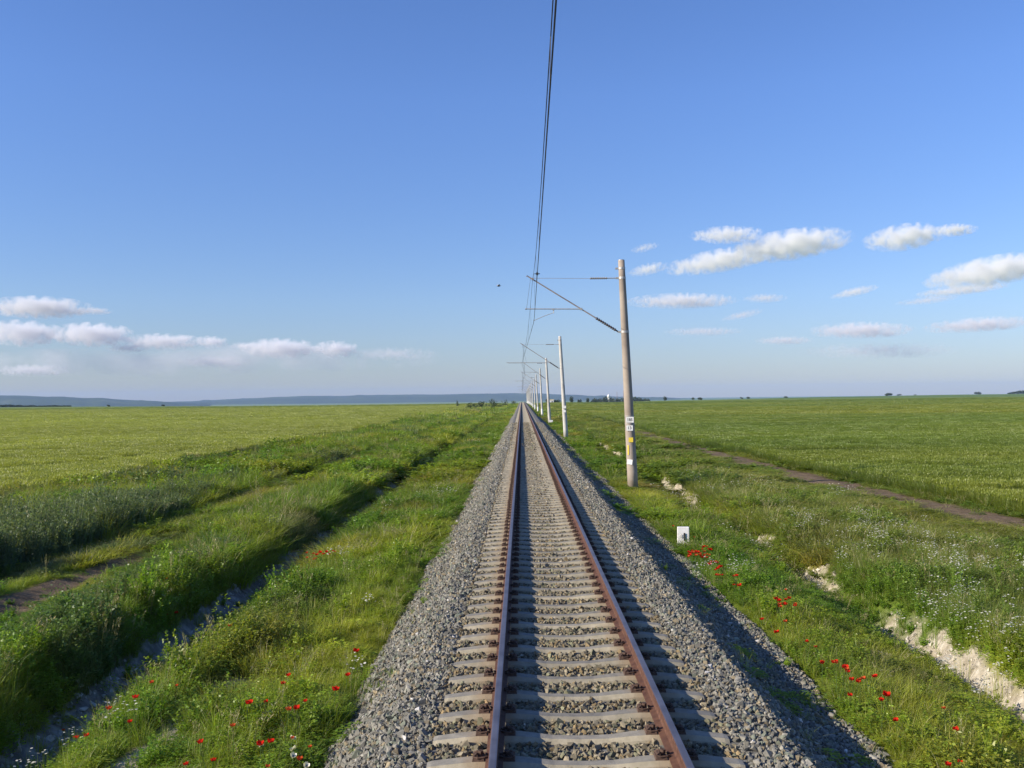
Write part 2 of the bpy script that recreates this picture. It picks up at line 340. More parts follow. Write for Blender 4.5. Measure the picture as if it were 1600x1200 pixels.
# rail profile (x,z) closed loop, head top = 0
prof=[(-.036,-.012),(-.030,-.003),(-.018,0),(.018,0),(.030,-.003),(.036,-.012),(.034,-.036),(.012,-.048),(.009,-.125),(.020,-.142),(.072,-.156),(.072,-.167),(-.072,-.167),(-.072,-.156),(-.020,-.142),(-.009,-.125),(-.012,-.048),(-.034,-.036)]
ry=[-8]+list(np.arange(0,560,35))+list(np.arange(560,760,20))
for sx in (-1,1):
    vs=[];fs=[];mi=[];k=len(prof)
    for y in ry:
        for (px,pz) in prof: vs.append((sx*.7535+px,y,pz+TZ+float(track_drop(y))))
    mb=MB()
    for i in range(len(ry)-1):
        for j in range(k):
            j2=(j+1)%k; fs.append((i*k+j,i*k+j2,(i+1)*k+j2,(i+1)*k+j)); mi.append(1 if j in (1,2,3) else 0)
    mb.add(vs,fs); mb.m=mi; mb.build('rail',[M_rust,M_head],track)
def sleeper_mb(y0=0,mb=None,z0=0):
    mb=mb or MB(); st=[(-1.31,-.218,0.085),(-1.27,-.208,0.089),(-1.02,-.180,0.093),(-.90,-.172,0.095),(-.60,-.172,0.095),(-.46,-.182,0.089),(-.25,-.207,0.078),(0,-.213,0.075),(.25,-.207,0.078),(.46,-.182,0.089),(.60,-.172,0.095),(.90,-.172,0.095),(1.02,-.180,0.093),(1.27,-.208,0.089),(1.31,-.218,0.085)]
    vs=[];fs=[]
    for x,z,w in st:
        vs+=[(x,y0-w-.045,-.34+z0),(x,y0-w-.012,z+z0-.034),(x,y0-w+.026,z+z0),(x,y0+w-.026,z+z0),(x,y0+w+.012,z+z0-.034),(x,y0+w+.045,-.34+z0)]
    for i in range(len(st)-1):
        for j in range(5): a=i*6+j; fs.append((a+6,a+7,a+1,a))
    fs.append((0,1,2,3,4,5)); e=(len(st)-1)*6; fs.append((e+5,e+4,e+3,e+2,e+1,e))
    mb.add(vs,fs)
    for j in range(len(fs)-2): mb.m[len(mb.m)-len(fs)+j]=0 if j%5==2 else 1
    return mb
def clip_mb():
    mb=MB()     # origin at rail foot edge on the sleeper top, +x away from the rail
    mb.box((.055,0,.012),(.10,.13,.024),taper=.9); mb.box((.075,0,.032),(.035,.10,.03),taper=.8)
    for s in (-1,1): mb.tube([(.03,s*.012,.03),(.07,s*.03,.055),(.095,s*.05,.035),(.06,s*.062,.028),(.005,s*.05,.03),(-.02,s*.028,.028)],.0085,6)
    mb.tube([(.035,0,.0),(.035,0,.07)],.012,6); mb.tube([(.035,0,.052),(.035,0,.07)],.024,6)
    return mb
SY0=6.15; SP=.598
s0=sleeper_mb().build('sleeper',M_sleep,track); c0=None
sleepers=[]
for i in range(100):
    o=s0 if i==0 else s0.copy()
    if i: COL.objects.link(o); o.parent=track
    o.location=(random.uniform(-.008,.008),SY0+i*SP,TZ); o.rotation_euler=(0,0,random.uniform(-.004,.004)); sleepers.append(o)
    for rx in (-.7535,.7535):
        for sd in (-1,1):
            if c0 is None: c=c0=clip_mb().build('rail_clip',M_clip,o)
            else: c=c0.copy(); COL.objects.link(c); c.parent=o
            c.location=(rx+sd*.072,0,-.172); c.rotation_euler=(0,0,0 if sd>0 else math.pi)
mb=MB()
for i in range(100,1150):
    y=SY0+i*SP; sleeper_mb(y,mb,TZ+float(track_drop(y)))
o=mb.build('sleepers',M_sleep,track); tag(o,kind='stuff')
mb=MB()
for i in range(100,700):
    y=SY0+i*SP
    for rx in (-.7535,.7535):
        for sd in (-1,1): mb.box((rx+sd*.135,y,-.145+TZ+float(track_drop(y))),(.12,.13,.06),taper=.75)
o=mb.build('rail_clips',M_clip,track); tag(o,kind='stuff')

# ballast bed
M_bal=rough_mat('ballast_bed',(.045,.045,.042),(.20,.197,.18),13,.95,1.0,16,c3=(.22,.19,.14),s3=1.5,bd=.03)
BX=[-2.62,-2.45,-2.2,-1.95,-1.75,-1.62,-1.45,-1.3,-1.0,-.84,-.7,-.5,-.25,0,.25,.5,.7,.84,1.0,1.3,1.5,1.7,1.83,1.90,2.2,2.5,2.8,3.1,3.4]
BZ=[-.95,-.80,-.62,-.44,-.30,-.245,-.24,-.245,-.245,-.245,-.245,-.245,-.245,-.245,-.245,-.245,-.245,-.245,-.245,-.245,-.235,-.235,-.245,-.285,-.50,-.72,-.80,-.86,-.98]
def bal_z(x,y):
    x=np.asarray(x,float); y=np.asarray(y,float)
    e=np.sign(x)*sm(1.75,2.7,np.abs(x))*((fbm(y*.9,x*0,81)-.5)*.30+(fbm(y*.07,x*0,82)-.5)*.2)
    z=np.interp(x-e,BX,BZ)+(fbm(x*3,y*3,83)-.5)*.05*sm(1.3,1.6,np.abs(x))
    return z+track_drop(y)
bx=np.array(sorted(set(list(np.arange(-2.65,3.45,.06))+[-2.66,3.44]))); by=np.array([-8,-2]+list(np.arange(4,40,.15))+list(np.arange(40,120,.6))+list(np.arange(120,760,8)))
X2,Y2=np.meshgrid(bx,by); Z2=bal_z(X2,Y2); Z2[:,0]-=.35; Z2[:,-1]-=.35
ii=np.arange(X2.size).reshape(X2.shape); Q2=np.stack([ii[:-1,:-1],ii[:-1,1:],ii[1:,1:],ii[1:,:-1]],-1).reshape(-1,4)
me=np_mesh('ballast_bed',np.stack([X2,Y2,Z2],-1).reshape(-1,3),Q2,[M_bal],smooth=True)
bo=bpy.data.objects.new('ballast_bed',me); COL.objects.link(bo); tag(bo,kind='structure')

# ------------------------------------------------------------------ scatter machinery
def proto_col(name,meshes):
    c=bpy.data.collections.new(name)
    for i,me in enumerate(meshes):
        o=bpy.data.objects.new('%s_%02d'%(name,i),me); c.objects.link(o)
    return c
def scatter(name,col,P,rot,scl,tnt,pid,label,cat=None,parent=None):
    me=np_mesh(name,P,np.zeros((0,4)),None,{'rot':('FLOAT_VECTOR','POINT',rot),'scl':('FLOAT_VECTOR','POINT',scl),'tint':('FLOAT_COLOR','POINT',tnt),'pid':('INT','POINT',pid)})
    o=bpy.data.objects.new(name,me); COL.objects.link(o)
    ng=bpy.data.node_groups.new(name,'GeometryNodeTree')
    ng.interface.new_socket('Geometry',in_out='INPUT',socket_type='NodeSocketGeometry'); ng.interface.new_socket('Geometry',in_out='OUTPUT',socket_type='NodeSocketGeometry')
    gi=ng.nodes.new('NodeGroupInput'); go=ng.nodes.new('NodeGroupOutput'); L=ng.links
    ci=ng.nodes.new('GeometryNodeCollectionInfo'); ci.inputs['Collection'].default_value=col; ci.inputs['Separate Children'].default_value=True; ci.inputs['Reset Children'].default_value=True
    ip=ng.nodes.new('GeometryNodeInstanceOnPoints'); ip.inputs['Pick Instance'].default_value=True
    def na(nm,t): a=ng.nodes.new('GeometryNodeInputNamedAttribute'); a.data_type=t; a.inputs['Name'].default_value=nm; return a.outputs['Attribute']
    L.new(gi.outputs[0],ip.inputs['Points']); L.new(ci.outputs[0],ip.inputs['Instance']); L.new(na('pid','INT'),ip.inputs['Instance Index'])
    L.new(na('rot','FLOAT_VECTOR'),ip.inputs['Rotation']); L.new(na('scl','FLOAT_VECTOR'),ip.inputs['Scale']); L.new(ip.outputs[0],go.inputs[0])
    md=o.modifiers.new('scatter','NODES'); md.node_group=ng
    tag(o,label,cat,kind='stuff')
    if parent: o.parent=parent
    return o
def jit(x0,x1,y0,y1,s,wedge=True,mg=3.5):
    gx=np.arange(x0,x1,s); gy=np.arange(y0,y1,s); a,b=np.meshgrid(gx,gy); a=a.ravel();b=b.ravel()
    a=a+rng.uniform(-.5,.5,a.size)*s; b=b+rng.uniform(-.5,.5,b.size)*s
    if wedge:
        k=np.abs(a-CAMX)<.575*b+mg; a,b=a[k],b[k]
    return a,b

# ------------------------------------------------------------------ ballast stones
def stone_mat():
    m,n,out=mat('ballast_stone'); a=N(n,'ShaderNodeAttribute'); a.attribute_type='INSTANCER'; a.attribute_name='tint'
    tc=N(n,'ShaderNodeTexCoord'); f=ramp(n,noise(n,1.6,5,tc.outputs['Object']),[(.3,(.7,.7,.7)),(.7,(1.25,1.25,1.25))]); c=mixc(n,1,a.outputs['Color'],f,'MULTIPLY')
    b=N(n,'ShaderNodeBsdfPrincipled'); b.inputs['Roughness'].default_value=.85; b.inputs['Specular IOR Level'].default_value=.3; n.links.new(c,b.inputs['Base Color']); n.links.new(b.outputs[0],out.inputs[0]); return m
M_stone=stone_mat()
import bmesh
def stone(seed):
    r=random.Random(seed); bm=bmesh.new()
    for i in range(11):
        v=Vector((r.gauss(0,1),r.gauss(0,1),r.gauss(0,1))).normalized()*r.uniform(.8,1.05); bm.verts.new((v.x*1.0,v.y*r.uniform(.7,.9),v.z*.68))
    bmesh.ops.convex_hull(bm,input=bm.verts); 
    for v in [v for v in bm.verts if not v.link_faces]: bm.verts.remove(v)
    me=bpy.data.meshes.new('ballast_stone'); bm.to_mesh(me); bm.free(); me.materials.append(M_stone); return me
stones=proto_col('stone',[stone(i) for i in range(14)])
Ps=[];Sc=[]
for (y0,y1,s,sz) in [(5.6,16,.040,.035),(16,30,.048,.036),(30,55,.062,.042),(55,115,.11,.07)]:
    a,b=jit(-2.6,3.2,y0,y1,s,True,.6)
    lift=rng.uniform(-.012,.018,a.size)
    # not on sleeper tops
    ph=np.abs(((b-SY0)/SP+.5)%1.0-.5)*SP
    on=(np.abs(a)<1.34)&(ph<.106)
    keep=~on|(rng.random(a.size)<.012)
    rl=np.abs(np.abs(a)-.7535)<.085; keep&=~(rl&(ph<.2)); lift=np.where(rl,-.02,lift)
    a,b,lift=a[keep],b[keep],lift[keep]
    Ps.append(np.stack([a,b,bal_z(a,b)+lift],1)); Sc.append(sz*rng.lognormal(0,.26,a.size))
P=np.concatenate(Ps); sc=np.concatenate(Sc); n_=len(P)
t=rng.random((n_,1)); base=np.array([.17,.17,.158])*(1-t)+np.array([.31,.305,.28])*t
warm=(rng.random((n_,1))<.16); base=np.where(warm,base*np.array([1.1,.95,.72]),base)
grn=(rng.random((n_,1))<.2)&~warm; base=np.where(grn,base*np.array([.82,.93,.85]),base)
base=base*(.65+.6*rng.random((n_,1))); base=base*np.array([.86,.83,.745]); wh=(rng.random((n_,1))<.005); base=np.where(wh,np.array([.55,.53,.49]),base)
rustz=np.exp(-((np.abs(np.abs(P[:,0])-.80))/.13)**2)[:,None]*rng.random((n_,1)); base=base*(1-rustz*.6)+np.array([.17,.095,.055])*rustz*.6
inner=(np.abs(P[:,0])<1.35)[:,None]; base=np.where(inner,base*np.array([1.08,.98,.80])*.92,base)
scatter('ballast_stones',stones,P,rng.uniform(0,6.28,(n_,3)),sc[:,None]*np.ones((1,3)),base,rng.integers(0,14,n_),'loose grey crushed stone ballast between and beside the sleepers')

a,b=jit(-7.15,-5.95,8,60,.085,False); k=(fbm(a*1.1,b*.7,171)>.46)&(rng.random(a.size)<.75); a,b=a[k],b[k]; n_=a.size
g_=rng.uniform(.6,1.25,(n_,1)); base=np.array([.48,.47,.44])*g_
scatter('ditch_rubble',stones,np.stack([a,b,terr(a,b)+rng.uniform(-.02,.02,n_)],1),rng.uniform(0,6.28,(n_,3)),(.045*rng.lognormal(0,.45,n_))[:,None]*np.ones((1,3)),base,rng.integers(0,14,n_),'pale grey rubble lying on the bed of the left ditch')
a,b=jit(5.7,6.5,9,60,.07,False); k=(chalk_m(a,b)>.3)&(rng.random(a.size)<.4); a,b=a[k],b[k]; n_=a.size
scatter('chalk_crumbs',stones,np.stack([a,b,terr(a,b)],1),rng.uniform(0,6.28,(n_,3)),(.035*rng.lognormal(0,.5,n_))[:,None]*np.ones((1,3)),np.array([.56,.51,.41])*rng.uniform(.6,1.15,(n_,1)),rng.integers(0,14,n_),'crumbled chalky clods on the bare side of the right ditch')

# ------------------------------------------------------------------ plant prototypes
M_leaf=foliage_mat('leaf',.46)
M_white=foliage_mat('white_petal',.25,own=(.70,.68,.57))
M_straw=foliage_mat('dry_seed',.3,own=(.31,.29,.14))
class PB:
    def __init__(s,seed): s.V=[];s.F=[];s.c=[];s.m=[];s.r=np.random.default_rng(seed)
    def blade(s,x,y,h,w,lean,az,z0=0,seg=3,col=(1,1,1),mi=0,tw=None,tipw=.12):
        r=s.r; ca,sa=math.cos(az),math.sin(az); tw=az+math.pi/2+(r.uniform(-.9,.9) if tw is None else tw); wx,wy=math.cos(tw)*w/2,math.sin(tw)*w/2
        o=len(s.V)
        for i in range(seg+1):
            t=i/seg; d=lean*t*t*h; zz=z0+h*t*(1-.25*lean*t); k=(1-t)**.6*(1-tipw)+tipw if t<1 else tipw*.3
            cx_,cy_=x+ca*d,y+sa*d; s.V.append((cx_-wx*k,cy_-wy*k,zz)); s.V.append((cx_+wx*k,cy_+wy*k,zz)); s.c+= [col,col]
        for i in range(seg): a=o+2*i; s.F.append((a,a+1,a+3,a+2)); s.m.append(mi)
    def leaf(s,p,d,l,w,col=(1,1,1),mi=0,up=None):
        d=np.array(d,float); d/=np.linalg.norm(d)+1e-9; q=np.cross(d,s.r.normal(size=3)*.6+np.array([0,0,1.])); q/=np.linalg.norm(q)+1e-9; p=np.array(p,float)
        nrm=np.cross(q,d); o=len(s.V)
        s.V+= [tuple(p),tuple(p+d*l*.5+q*w/2+nrm*l*.08),tuple(p+d*l-nrm*l*.1),tuple(p+d*l*.5-q*w/2+nrm*l*.08)]; s.F.append((o,o+1,o+2,o+3)); s.m.append(mi); s.c+=[col]*4
    def mesh(s,name,mats=None):
        return_me=np_mesh(name,s.V,s.F,mats or [M_leaf],{'bv':('FLOAT_COLOR','POINT',np.array(s.c))}); return_me.polygons.foreach_set('material_index',s.m); return return_me
def bcol(r,v=.3): k=r.uniform(1-v,1+v); return (k*r.uniform(.88,1.15),k,k*r.uniform(.8,1.1))
def grass_p(seed,n,rad,w,leanm=.7,hv=.5,seg=3,straw=.08):
    p=PB(seed); r=p.r
    for i in range(n):
        a=r.uniform(0,6.28); q=rad*math.sqrt(r.random()); h=r.uniform(hv,1.0)
        st=r.random()<straw; mi=1 if st else 0
        p.blade(q*math.cos(a),q*math.sin(a),h*(1.15 if st else 1),w*r.uniform(.6,1.3)*(.6 if st else 1),r.uniform(.1,leanm),a+r.normal()*1.0,seg=seg,col=bcol(r),mi=mi)
    return p.mesh('grass_tuft',[M_leaf,M_straw])
def leafy_p(seed,stems,leaves,rad,l,w):
    p=PB(seed); r=p.r
    for i in range(stems):
        a=r.uniform(0,6.28); q=rad*math.sqrt(r.random()); bx_,by_=q*math.cos(a),q*math.sin(a); ln=r.uniform(0,.35); h=r.uniform(.55,1.0)
        p.blade(bx_,by_,h,.02,ln,a,seg=3,col=(.8,.9,.8))
        for k in range(leaves):
            t=r.uniform(.15,1.0); an=r.uniform(0,6.28); pos=(bx_+math.cos(a)*ln*t*t*h,by_+math.sin(a)*ln*t*t*h,h*t*(1-.25*ln*t))
            p.leaf(pos,(math.cos(an),math.sin(an),r.uniform(-.2,.9)),l*r.uniform(.6,1.3)*(1.2-.5*t),w*r.uniform(.7,1.3),col=bcol(r,.25))
    return p.mesh('leafy_weed')
def tall_p(seed,stems,rad):
    p=PB(seed); r=p.r
    for i in range(stems):
        a=r.uniform(0,6.28); q=rad*math.sqrt(r.random()); bx_,by_=q*math.cos(a),q*math.sin(a); ln=r.uniform(0,.22); h=r.uniform(.7,1.0)
        p.blade(bx_,by_,h,.014,ln,a,seg=3,col=(.9,1,.9),tipw=.5)
        for k in range(16):
            t=r.uniform(.12,1.0)**.8; an=r.uniform(0,6.28); pos=(bx_+math.cos(a)*ln*t*t*h,by_+math.sin(a)*ln*t*t*h,h*t*(1-.25*ln*t))
            p.leaf(pos,(math.cos(an),math.sin(an),r.uniform(.3,1.6)),r.uniform(.07,.16)*(1.25-.6*t),r.uniform(.012,.03),col=bcol(r,.2))
    return p.mesh('tall_weed')
def wheat_p(seed,n,rad,w,hv=.86,headl=.12,leaves=2):
    p=PB(seed); r=p.r
    for i in range(n):
        a=r.uniform(0,6.28); q=rad*math.sqrt(r.random()); x,y=q*math.cos(a),q*math.sin(a); h=r.uniform(hv,1.0); az=r.normal(.4,.8)
        p.blade(x,y,h,w*.5,.12,az,seg=2,col=bcol(r,.15),tipw=.6)
        for k in range(leaves): p.blade(x,y,h*r.uniform(.6,.95),w*1.2,r.uniform(.3,.8),r.uniform(0,6.28),seg=2,col=bcol(r,.25))
        p.blade(x+math.cos(az)*.12*h,y+math.sin(az)*.12*h,headl,w*1.3,.2,az,z0=h*.95,seg=2,col=(1.25,1.15,1.0),tipw=.5)
    return p.mesh('wheat_plants')
def flower_p(seed,n,rad,size,h0=.6,stem=True):
    p=PB(seed); r=p.r
    for i in range(n):
        a=r.uniform(0,6.28); q=rad*math.sqrt(r.random()); x,y=q*math.cos(a),q*math.sin(a); h=r.uniform(h0,1.0)
        if stem: p.blade(x,y,h,.008,.05,a,seg=1,col=(.9,1,.9),tipw=.8)
        sz=size*r.uniform(.7,1.2); tx,ty=r.uniform(-.5,.3),r.uniform(-.5,.3); o=len(p.V); k=6
        for j in range(k):
            an=6.283*j/k; p.V.append((x+math.cos(an)*sz/2,y+math.sin(an)*sz/2,h+(tx*math.cos(an)+ty*math.sin(an))*sz*.5)); p.c.append((1,1,1))
        p.F.append((o,o+1,o+2,o+3)); p.m.append(1); p.F.append((o,o+3,o+4,o+5)); p.m.append(1)
    return p.mesh('chamomile',[M_leaf,M_white])
GA=[grass_p(i,40,.11,.011,.9,.28,3,.06+.05*(i%3)) for i in range(5)]           # 0-4 fine tufts (unit height)
GB=[grass_p(20+i,70,.24,.018,.8,.28,3,.06+.06*(i%2)) for i in range(4)]     # 5-8
GC=[grass_p(40+i,150,.7,.045,.6,.45) for i in range(3)]    # 9-11
GD=[grass_p(60+i,220,1.7,.10,.5,.5,2) for i in range(3)]   # 12-14
LA=[leafy_p(80+i,11,24,.14,.11,.05) for i in range(4)]     # 15-18
LB=[leafy_p(90+i,22,20,.5,.16,.08) for i in range(3)]      # 19-21
TA=[tall_p(100+i,12,.16) for i in range(4)]                # 22-25
def seed_p(seed,n):
    p=PB(seed); r=p.r
    for i in range(n):
        a=r.uniform(0,6.28); q=.10*math.sqrt(r.random()); x,y=q*math.cos(a),q*math.sin(a); h=r.uniform(.75,1.0); ln=r.uniform(.05,.3)
        p.blade(x,y,h,.006,ln,a,seg=3,col=(1,1,.9),tipw=.7,mi=1)
        tx,ty=x+math.cos(a)*ln*h,y+math.sin(a)*ln*h
        for k in range(9): an=r.uniform(0,6.28); t=r.uniform(.72,1.0); p.leaf((x+(tx-x)*t*t,y+(ty-y)*t*t,h*t*(1-.25*ln*t)),(math.cos(an)*.6,math.sin(an)*.6,1),.07,.012,col=bcol(r,.2),mi=1)
    for i in range(6): p.blade(r.normal()*.05,r.normal()*.05,r.uniform(.3,.6),.012,.6,r.uniform(0,6.28),col=bcol(r))
    return p.mesh('seeding_grass',[M_leaf,M_straw])
def herb_p(seed):
    # low rosette / cushion of small leaves
    p=PB(seed); r=p.r
    for i in range(150):
        a=r.uniform(0,6.28); q=.17*math.sqrt(r.random()); zz=(1-(q/.2)**2)*r.uniform(.35,1.0); p.leaf((q*math.cos(a),q*math.sin(a),zz),(math.cos(a)*.7+r.normal()*.5,math.sin(a)*.7+r.normal()*.5,r.uniform(-.1,.9)),r.uniform(.03,.075),r.uniform(.014,.035),col=bcol(r,.28))
    return p.mesh('low_herb')
SD=[seed_p(140+i,7) for i in range(3)]; HB=[herb_p(150+i) for i in range(4)]        # 26-28, 29-32
plants=proto_col('plant',GA+GB+GC+GD+LA+LB+TA+SD+HB)

# bands: y0,y1,cell
BANDS=[(5.5,12,.085,0),(12,22,.115,0),(22,40,.20,1),(40,80,.36,1),(80,170,.8,2),(170,520,1.9,3)]
def veg():
    PP=[];RR=[];SS=[];TT=[];II=[];KK=[]
    for y0,y1,s,lod in BANDS:
        a,b=jit(-25,16.5,y0,y1,s)
        # densify steep ditch sides a little
        k=((a>-7.6)&(a<-5.4))|((a>4.9)&(a<6.7)); a=np.concatenate([a,a[k]+rng.uniform(-s,s,k.sum())*.5]); b=np.concatenate([b,b[k]+rng.uniform(-s,s,k.sum())*.5])
        nn=a.size; u=rng.random(nn)
        zb=bal_z(a,b)-track_drop(b); z=terr(a,b)
        on_bal=((a>-2.62)&(a<3.3)&(zb>z-.03))
        cl=fbm(a*.8,b*.55,111); cl2=fbm(a*2.2,b*1.6,112); cl3=fbm(a*.22,b*.14,113)
        h=.20+.22*cl2; prob=np.ones(nn); leafy=np.clip((cl-.44)*4,0,1)*.8; tall=np.zeros(nn)
        L=a<0; X=a
        z1=L&(X>-5.6); h=np.where(z1,.16+.26*cl+.08*cl2,h); h=np.where(z1&(X>-3.2),h*.75,h)
        cb_=np.exp(-((X+4.75)/.75)**2-((b-13.4)/2.6)**2)+.8*np.exp(-((X+4.9)/.6)**2-((b-18.5)/1.6)**2)+.6*np.exp(-((X+3.3)/.4)**2-((b-21)/1.5)**2); h=np.where(z1,h+.22*cb_,h); leafy=np.where(z1,np.maximum(leafy,.9*cb_),leafy)
        z2=L&(X<=-5.6)&(X>-7.1); prob=np.where(z2,np.where(X<-6.5,.05+.5*sm(45,90,b),.5),prob); h=np.where(z2,.2+.2*cl2,h)
        z3=L&(X<=-7.1)&(X>-9.7); h=np.where(z3,(.36+.34*cl)*(1-.85*sm(7.9,9.2,-X)*(1-sm(23,28,b))),h); leafy=np.where(z3,leafy*.8,leafy)
        rm=rut_m(a,b)*(X<-9)*(X>-12.6); prob=prob*(1-.93*rm); h=np.where((X<=-9.7)&(X>-12.4),(.14+.2*cl2)*(1-.5*rm),h)
        tz=(X<=-12.4)&(X>-15.8); tz_=tz&(b>14)&(b<36+(cl3-.5)*8+rng.normal(0,3,nn)+(cl-.5)*14); tall=np.where(tz_,.92,np.where(tz,np.clip((cl3-.45)*4,0,.7),0)); h=np.where(tz,.45+.3*cl,h); h=np.where(tz_,(.85+.25*cl2)*(1-.42*sm(22,40,b))*(.8+.4*cl),h)
        z5=(X<=-15.8); h=np.where(z5,.38+.45*cl3+.12*cl,h); tall=np.where(z5,np.clip((cl3-.5)*3,0,.25),tall)
        h=np.where((X<-12.4)&(b>60),h*(1+.5*sm(60,200,b)*cl3),h)
        wl=wheatL(a,b); prob=prob*(1-wl*.97)
        h=h*(1-.45*sm(.44,.34,cl2))
        # right
        mb_=np.zeros(nn)
        for k_ in range(4): mb_=np.maximum(mb_,np.exp(-((X-3.9)/.9)**2-((b-(37.4+48.3*k_))/2.2)**2))
        Rr=a>0
        r1=Rr&(X<5.1); h=np.where(r1,.14+.25*cl+.08*cl2,h); h=np.where(r1&(X<3.5),h*.65,h)
        r2=Rr&(X>=5.1)&(X<6.0); h=np.where(r2,.3+.3*cl,h); leafy=np.where(r2,np.maximum(leafy,.45),leafy)
        chm=chalk_m(a,b); prob=prob*(1-.97*np.clip(chm*1.3,0,1)); h=h*(1-.5*chm)
        ck=np.maximum.reduce([chalk_m(a*0+6.1,b+q_) for q_ in (0,1.2,2.5,4,6)]); h=np.where(Rr&(X>4.3)&(X<6.1),h*(1-np.where(b>30,.82,.5)*np.clip(ck*1.5,0,1)),h); leafy=np.where(ck>.3,leafy*.5,leafy)
        h=h*(1-.75*mb_)
        r3=Rr&(X>=6.45); h=np.where(r3,.16+.26*cl+.12*cl2,h); leafy=np.where(r3,leafy*.8,leafy)
        pm=path_m(a,b); prob=prob*(1-.97*pm); nearp=np.where(X<path_xc(b),np.exp(-((X-path_xc(b))/3.4)**4),np.exp(-((X-path_xc(b))/1.6)**2))*Rr; h=h*(1-.72*nearp)
        prob=prob*(1-wheatR(a,b)*.97)
        prob=prob*(1-.95*patch_m(a,b)); wd=on_bal&(np.abs(X)>2.1)&(cl2>.50); prob=np.where(on_bal,np.where(wd,.16,0),prob); z=np.where(wd,zb+track_drop(b),z); h=np.where(wd,h*.55,h)
        edge=(X>-2.9)&(X<3.5); prob=np.where(edge,prob*.85,prob)
        k=u<prob; a,b,h,leafy,tall,z,cl,cl3=a[k],b[k],h[k],leafy[k],tall[k],z[k],cl[k],cl3[k]; nn=a.size; X=a
        tn=tint(a,b)*(.8+.4*rng.random((nn,1)))
        ish=rng.random(nn)<tall; isl=(rng.random(nn)<leafy)&~ish
        blue=ish&(X<-12)&(b<44)
        tn=np.where(blue[:,None],np.array([.14,.185,.09])*(.8+.45*rng.random((nn,1))),tn)
        # silvery thistles on the left bank and by the right ditch
        sv=((fbm(a*.6,b*.4,131)>.66)&(X<-7)); tn=np.where(sv[:,None],tn*.4+np.array([.10,.14,.085])*.6,tn)
        tn=np.where(isl[:,None],tn*np.array([.8,.95,.8]),tn)
        if lod==0: pid=np.where(ish,rng.integers(22,26,nn),np.where(isl,rng.integers(15,19,nn),rng.integers(0,5,nn))); w=h*.6+.75*.4
        elif lod==1: pid=np.where(ish,rng.integers(22,26,nn),np.where(isl,rng.integers(15,19,nn) if s<.3 else rng.integers(19,22,nn),rng.integers(5,9,nn))); w=np.full(nn,1.05 if s<.3 else 1.35)
        elif lod==2: pid=np.where(isl,rng.integers(19,22,nn),rng.integers(9,12,nn)); w=np.full(nn,1.15)
        else: pid=rng.integers(12,15,nn); w=np.full(nn,1.15)
        if lod<=1:
            rr=rng.random(nn); hb=(~ish)&(rr<.26+.3*np.clip((fbm(a*1.6+5,b*1.2,151)-.5)*5,-.8,1)); pid=np.where(hb,rng.integers(29,33,nn),pid); h=np.where(hb&~isl,h*.72,h); w=np.where(hb,np.maximum(w,1.0 if lod==0 else 1.5),w)
            sdm=(~ish)&(rng.random(nn)<(.02 if lod==0 else .03)*(.4+1.6*np.clip((fbm(a*.5,b*.4,152)-.4)*4,0,1))); pid=np.where(sdm,rng.integers(26,29,nn),pid); h=np.where(sdm,h*1.15+.08,h)
            tn=np.where((hb&~sdm)[:,None],tn*np.array([.92,1.02,.9]),tn)
        w=w*rng.uniform(.85,1.2,nn); w=np.where(isl&(lod==0),w*.95,w); w=np.where(ish&(lod<=1),np.maximum(w,1.0 if s<.3 else 1.6),w)
        hh=h*rng.uniform(.6,1.3,nn)*np.where((rng.random(nn)<.06)&(lod<=1),1.5,1)
        PP.append(np.stack([a,b,z-.02],1)); SS.append(np.stack([w,w,hh],1)); RR.append(np.stack([rng.normal(0,.10,nn),rng.normal(0,.10,nn),rng.uniform(0,6.28,nn)],1)); TT.append(tn); II.append(pid)
        KK.append(np.where(blue,1,0))
    return [np.concatenate(q) for q in (PP,RR,SS,TT,II,KK)]
P,Ro,Sx,T,I,K=veg()
for nm,msk,lab in [('verge_grass',(K==0)&(P[:,0]>-7.2)&(P[:,0]<5.2),'green grass and leafy weeds on the verges beside the ballast'),
                   ('bank_grass',(K==0)&((P[:,0]<=-7.2)),'long green grass on the left bank and beside the left dirt track'),
                   ('bank_weeds',(K==0)&(P[:,0]>=5.2),'dull green weeds on the bank between chalky ditch and right dirt track'),
                   ('tall_weeds',(K==1),'tall blue-green weeds along the left dirt track')]:
    scatter(nm,plants,P[msk],Ro[msk],Sx[msk],T[msk],I[msk],lab)
nveg=len(P)

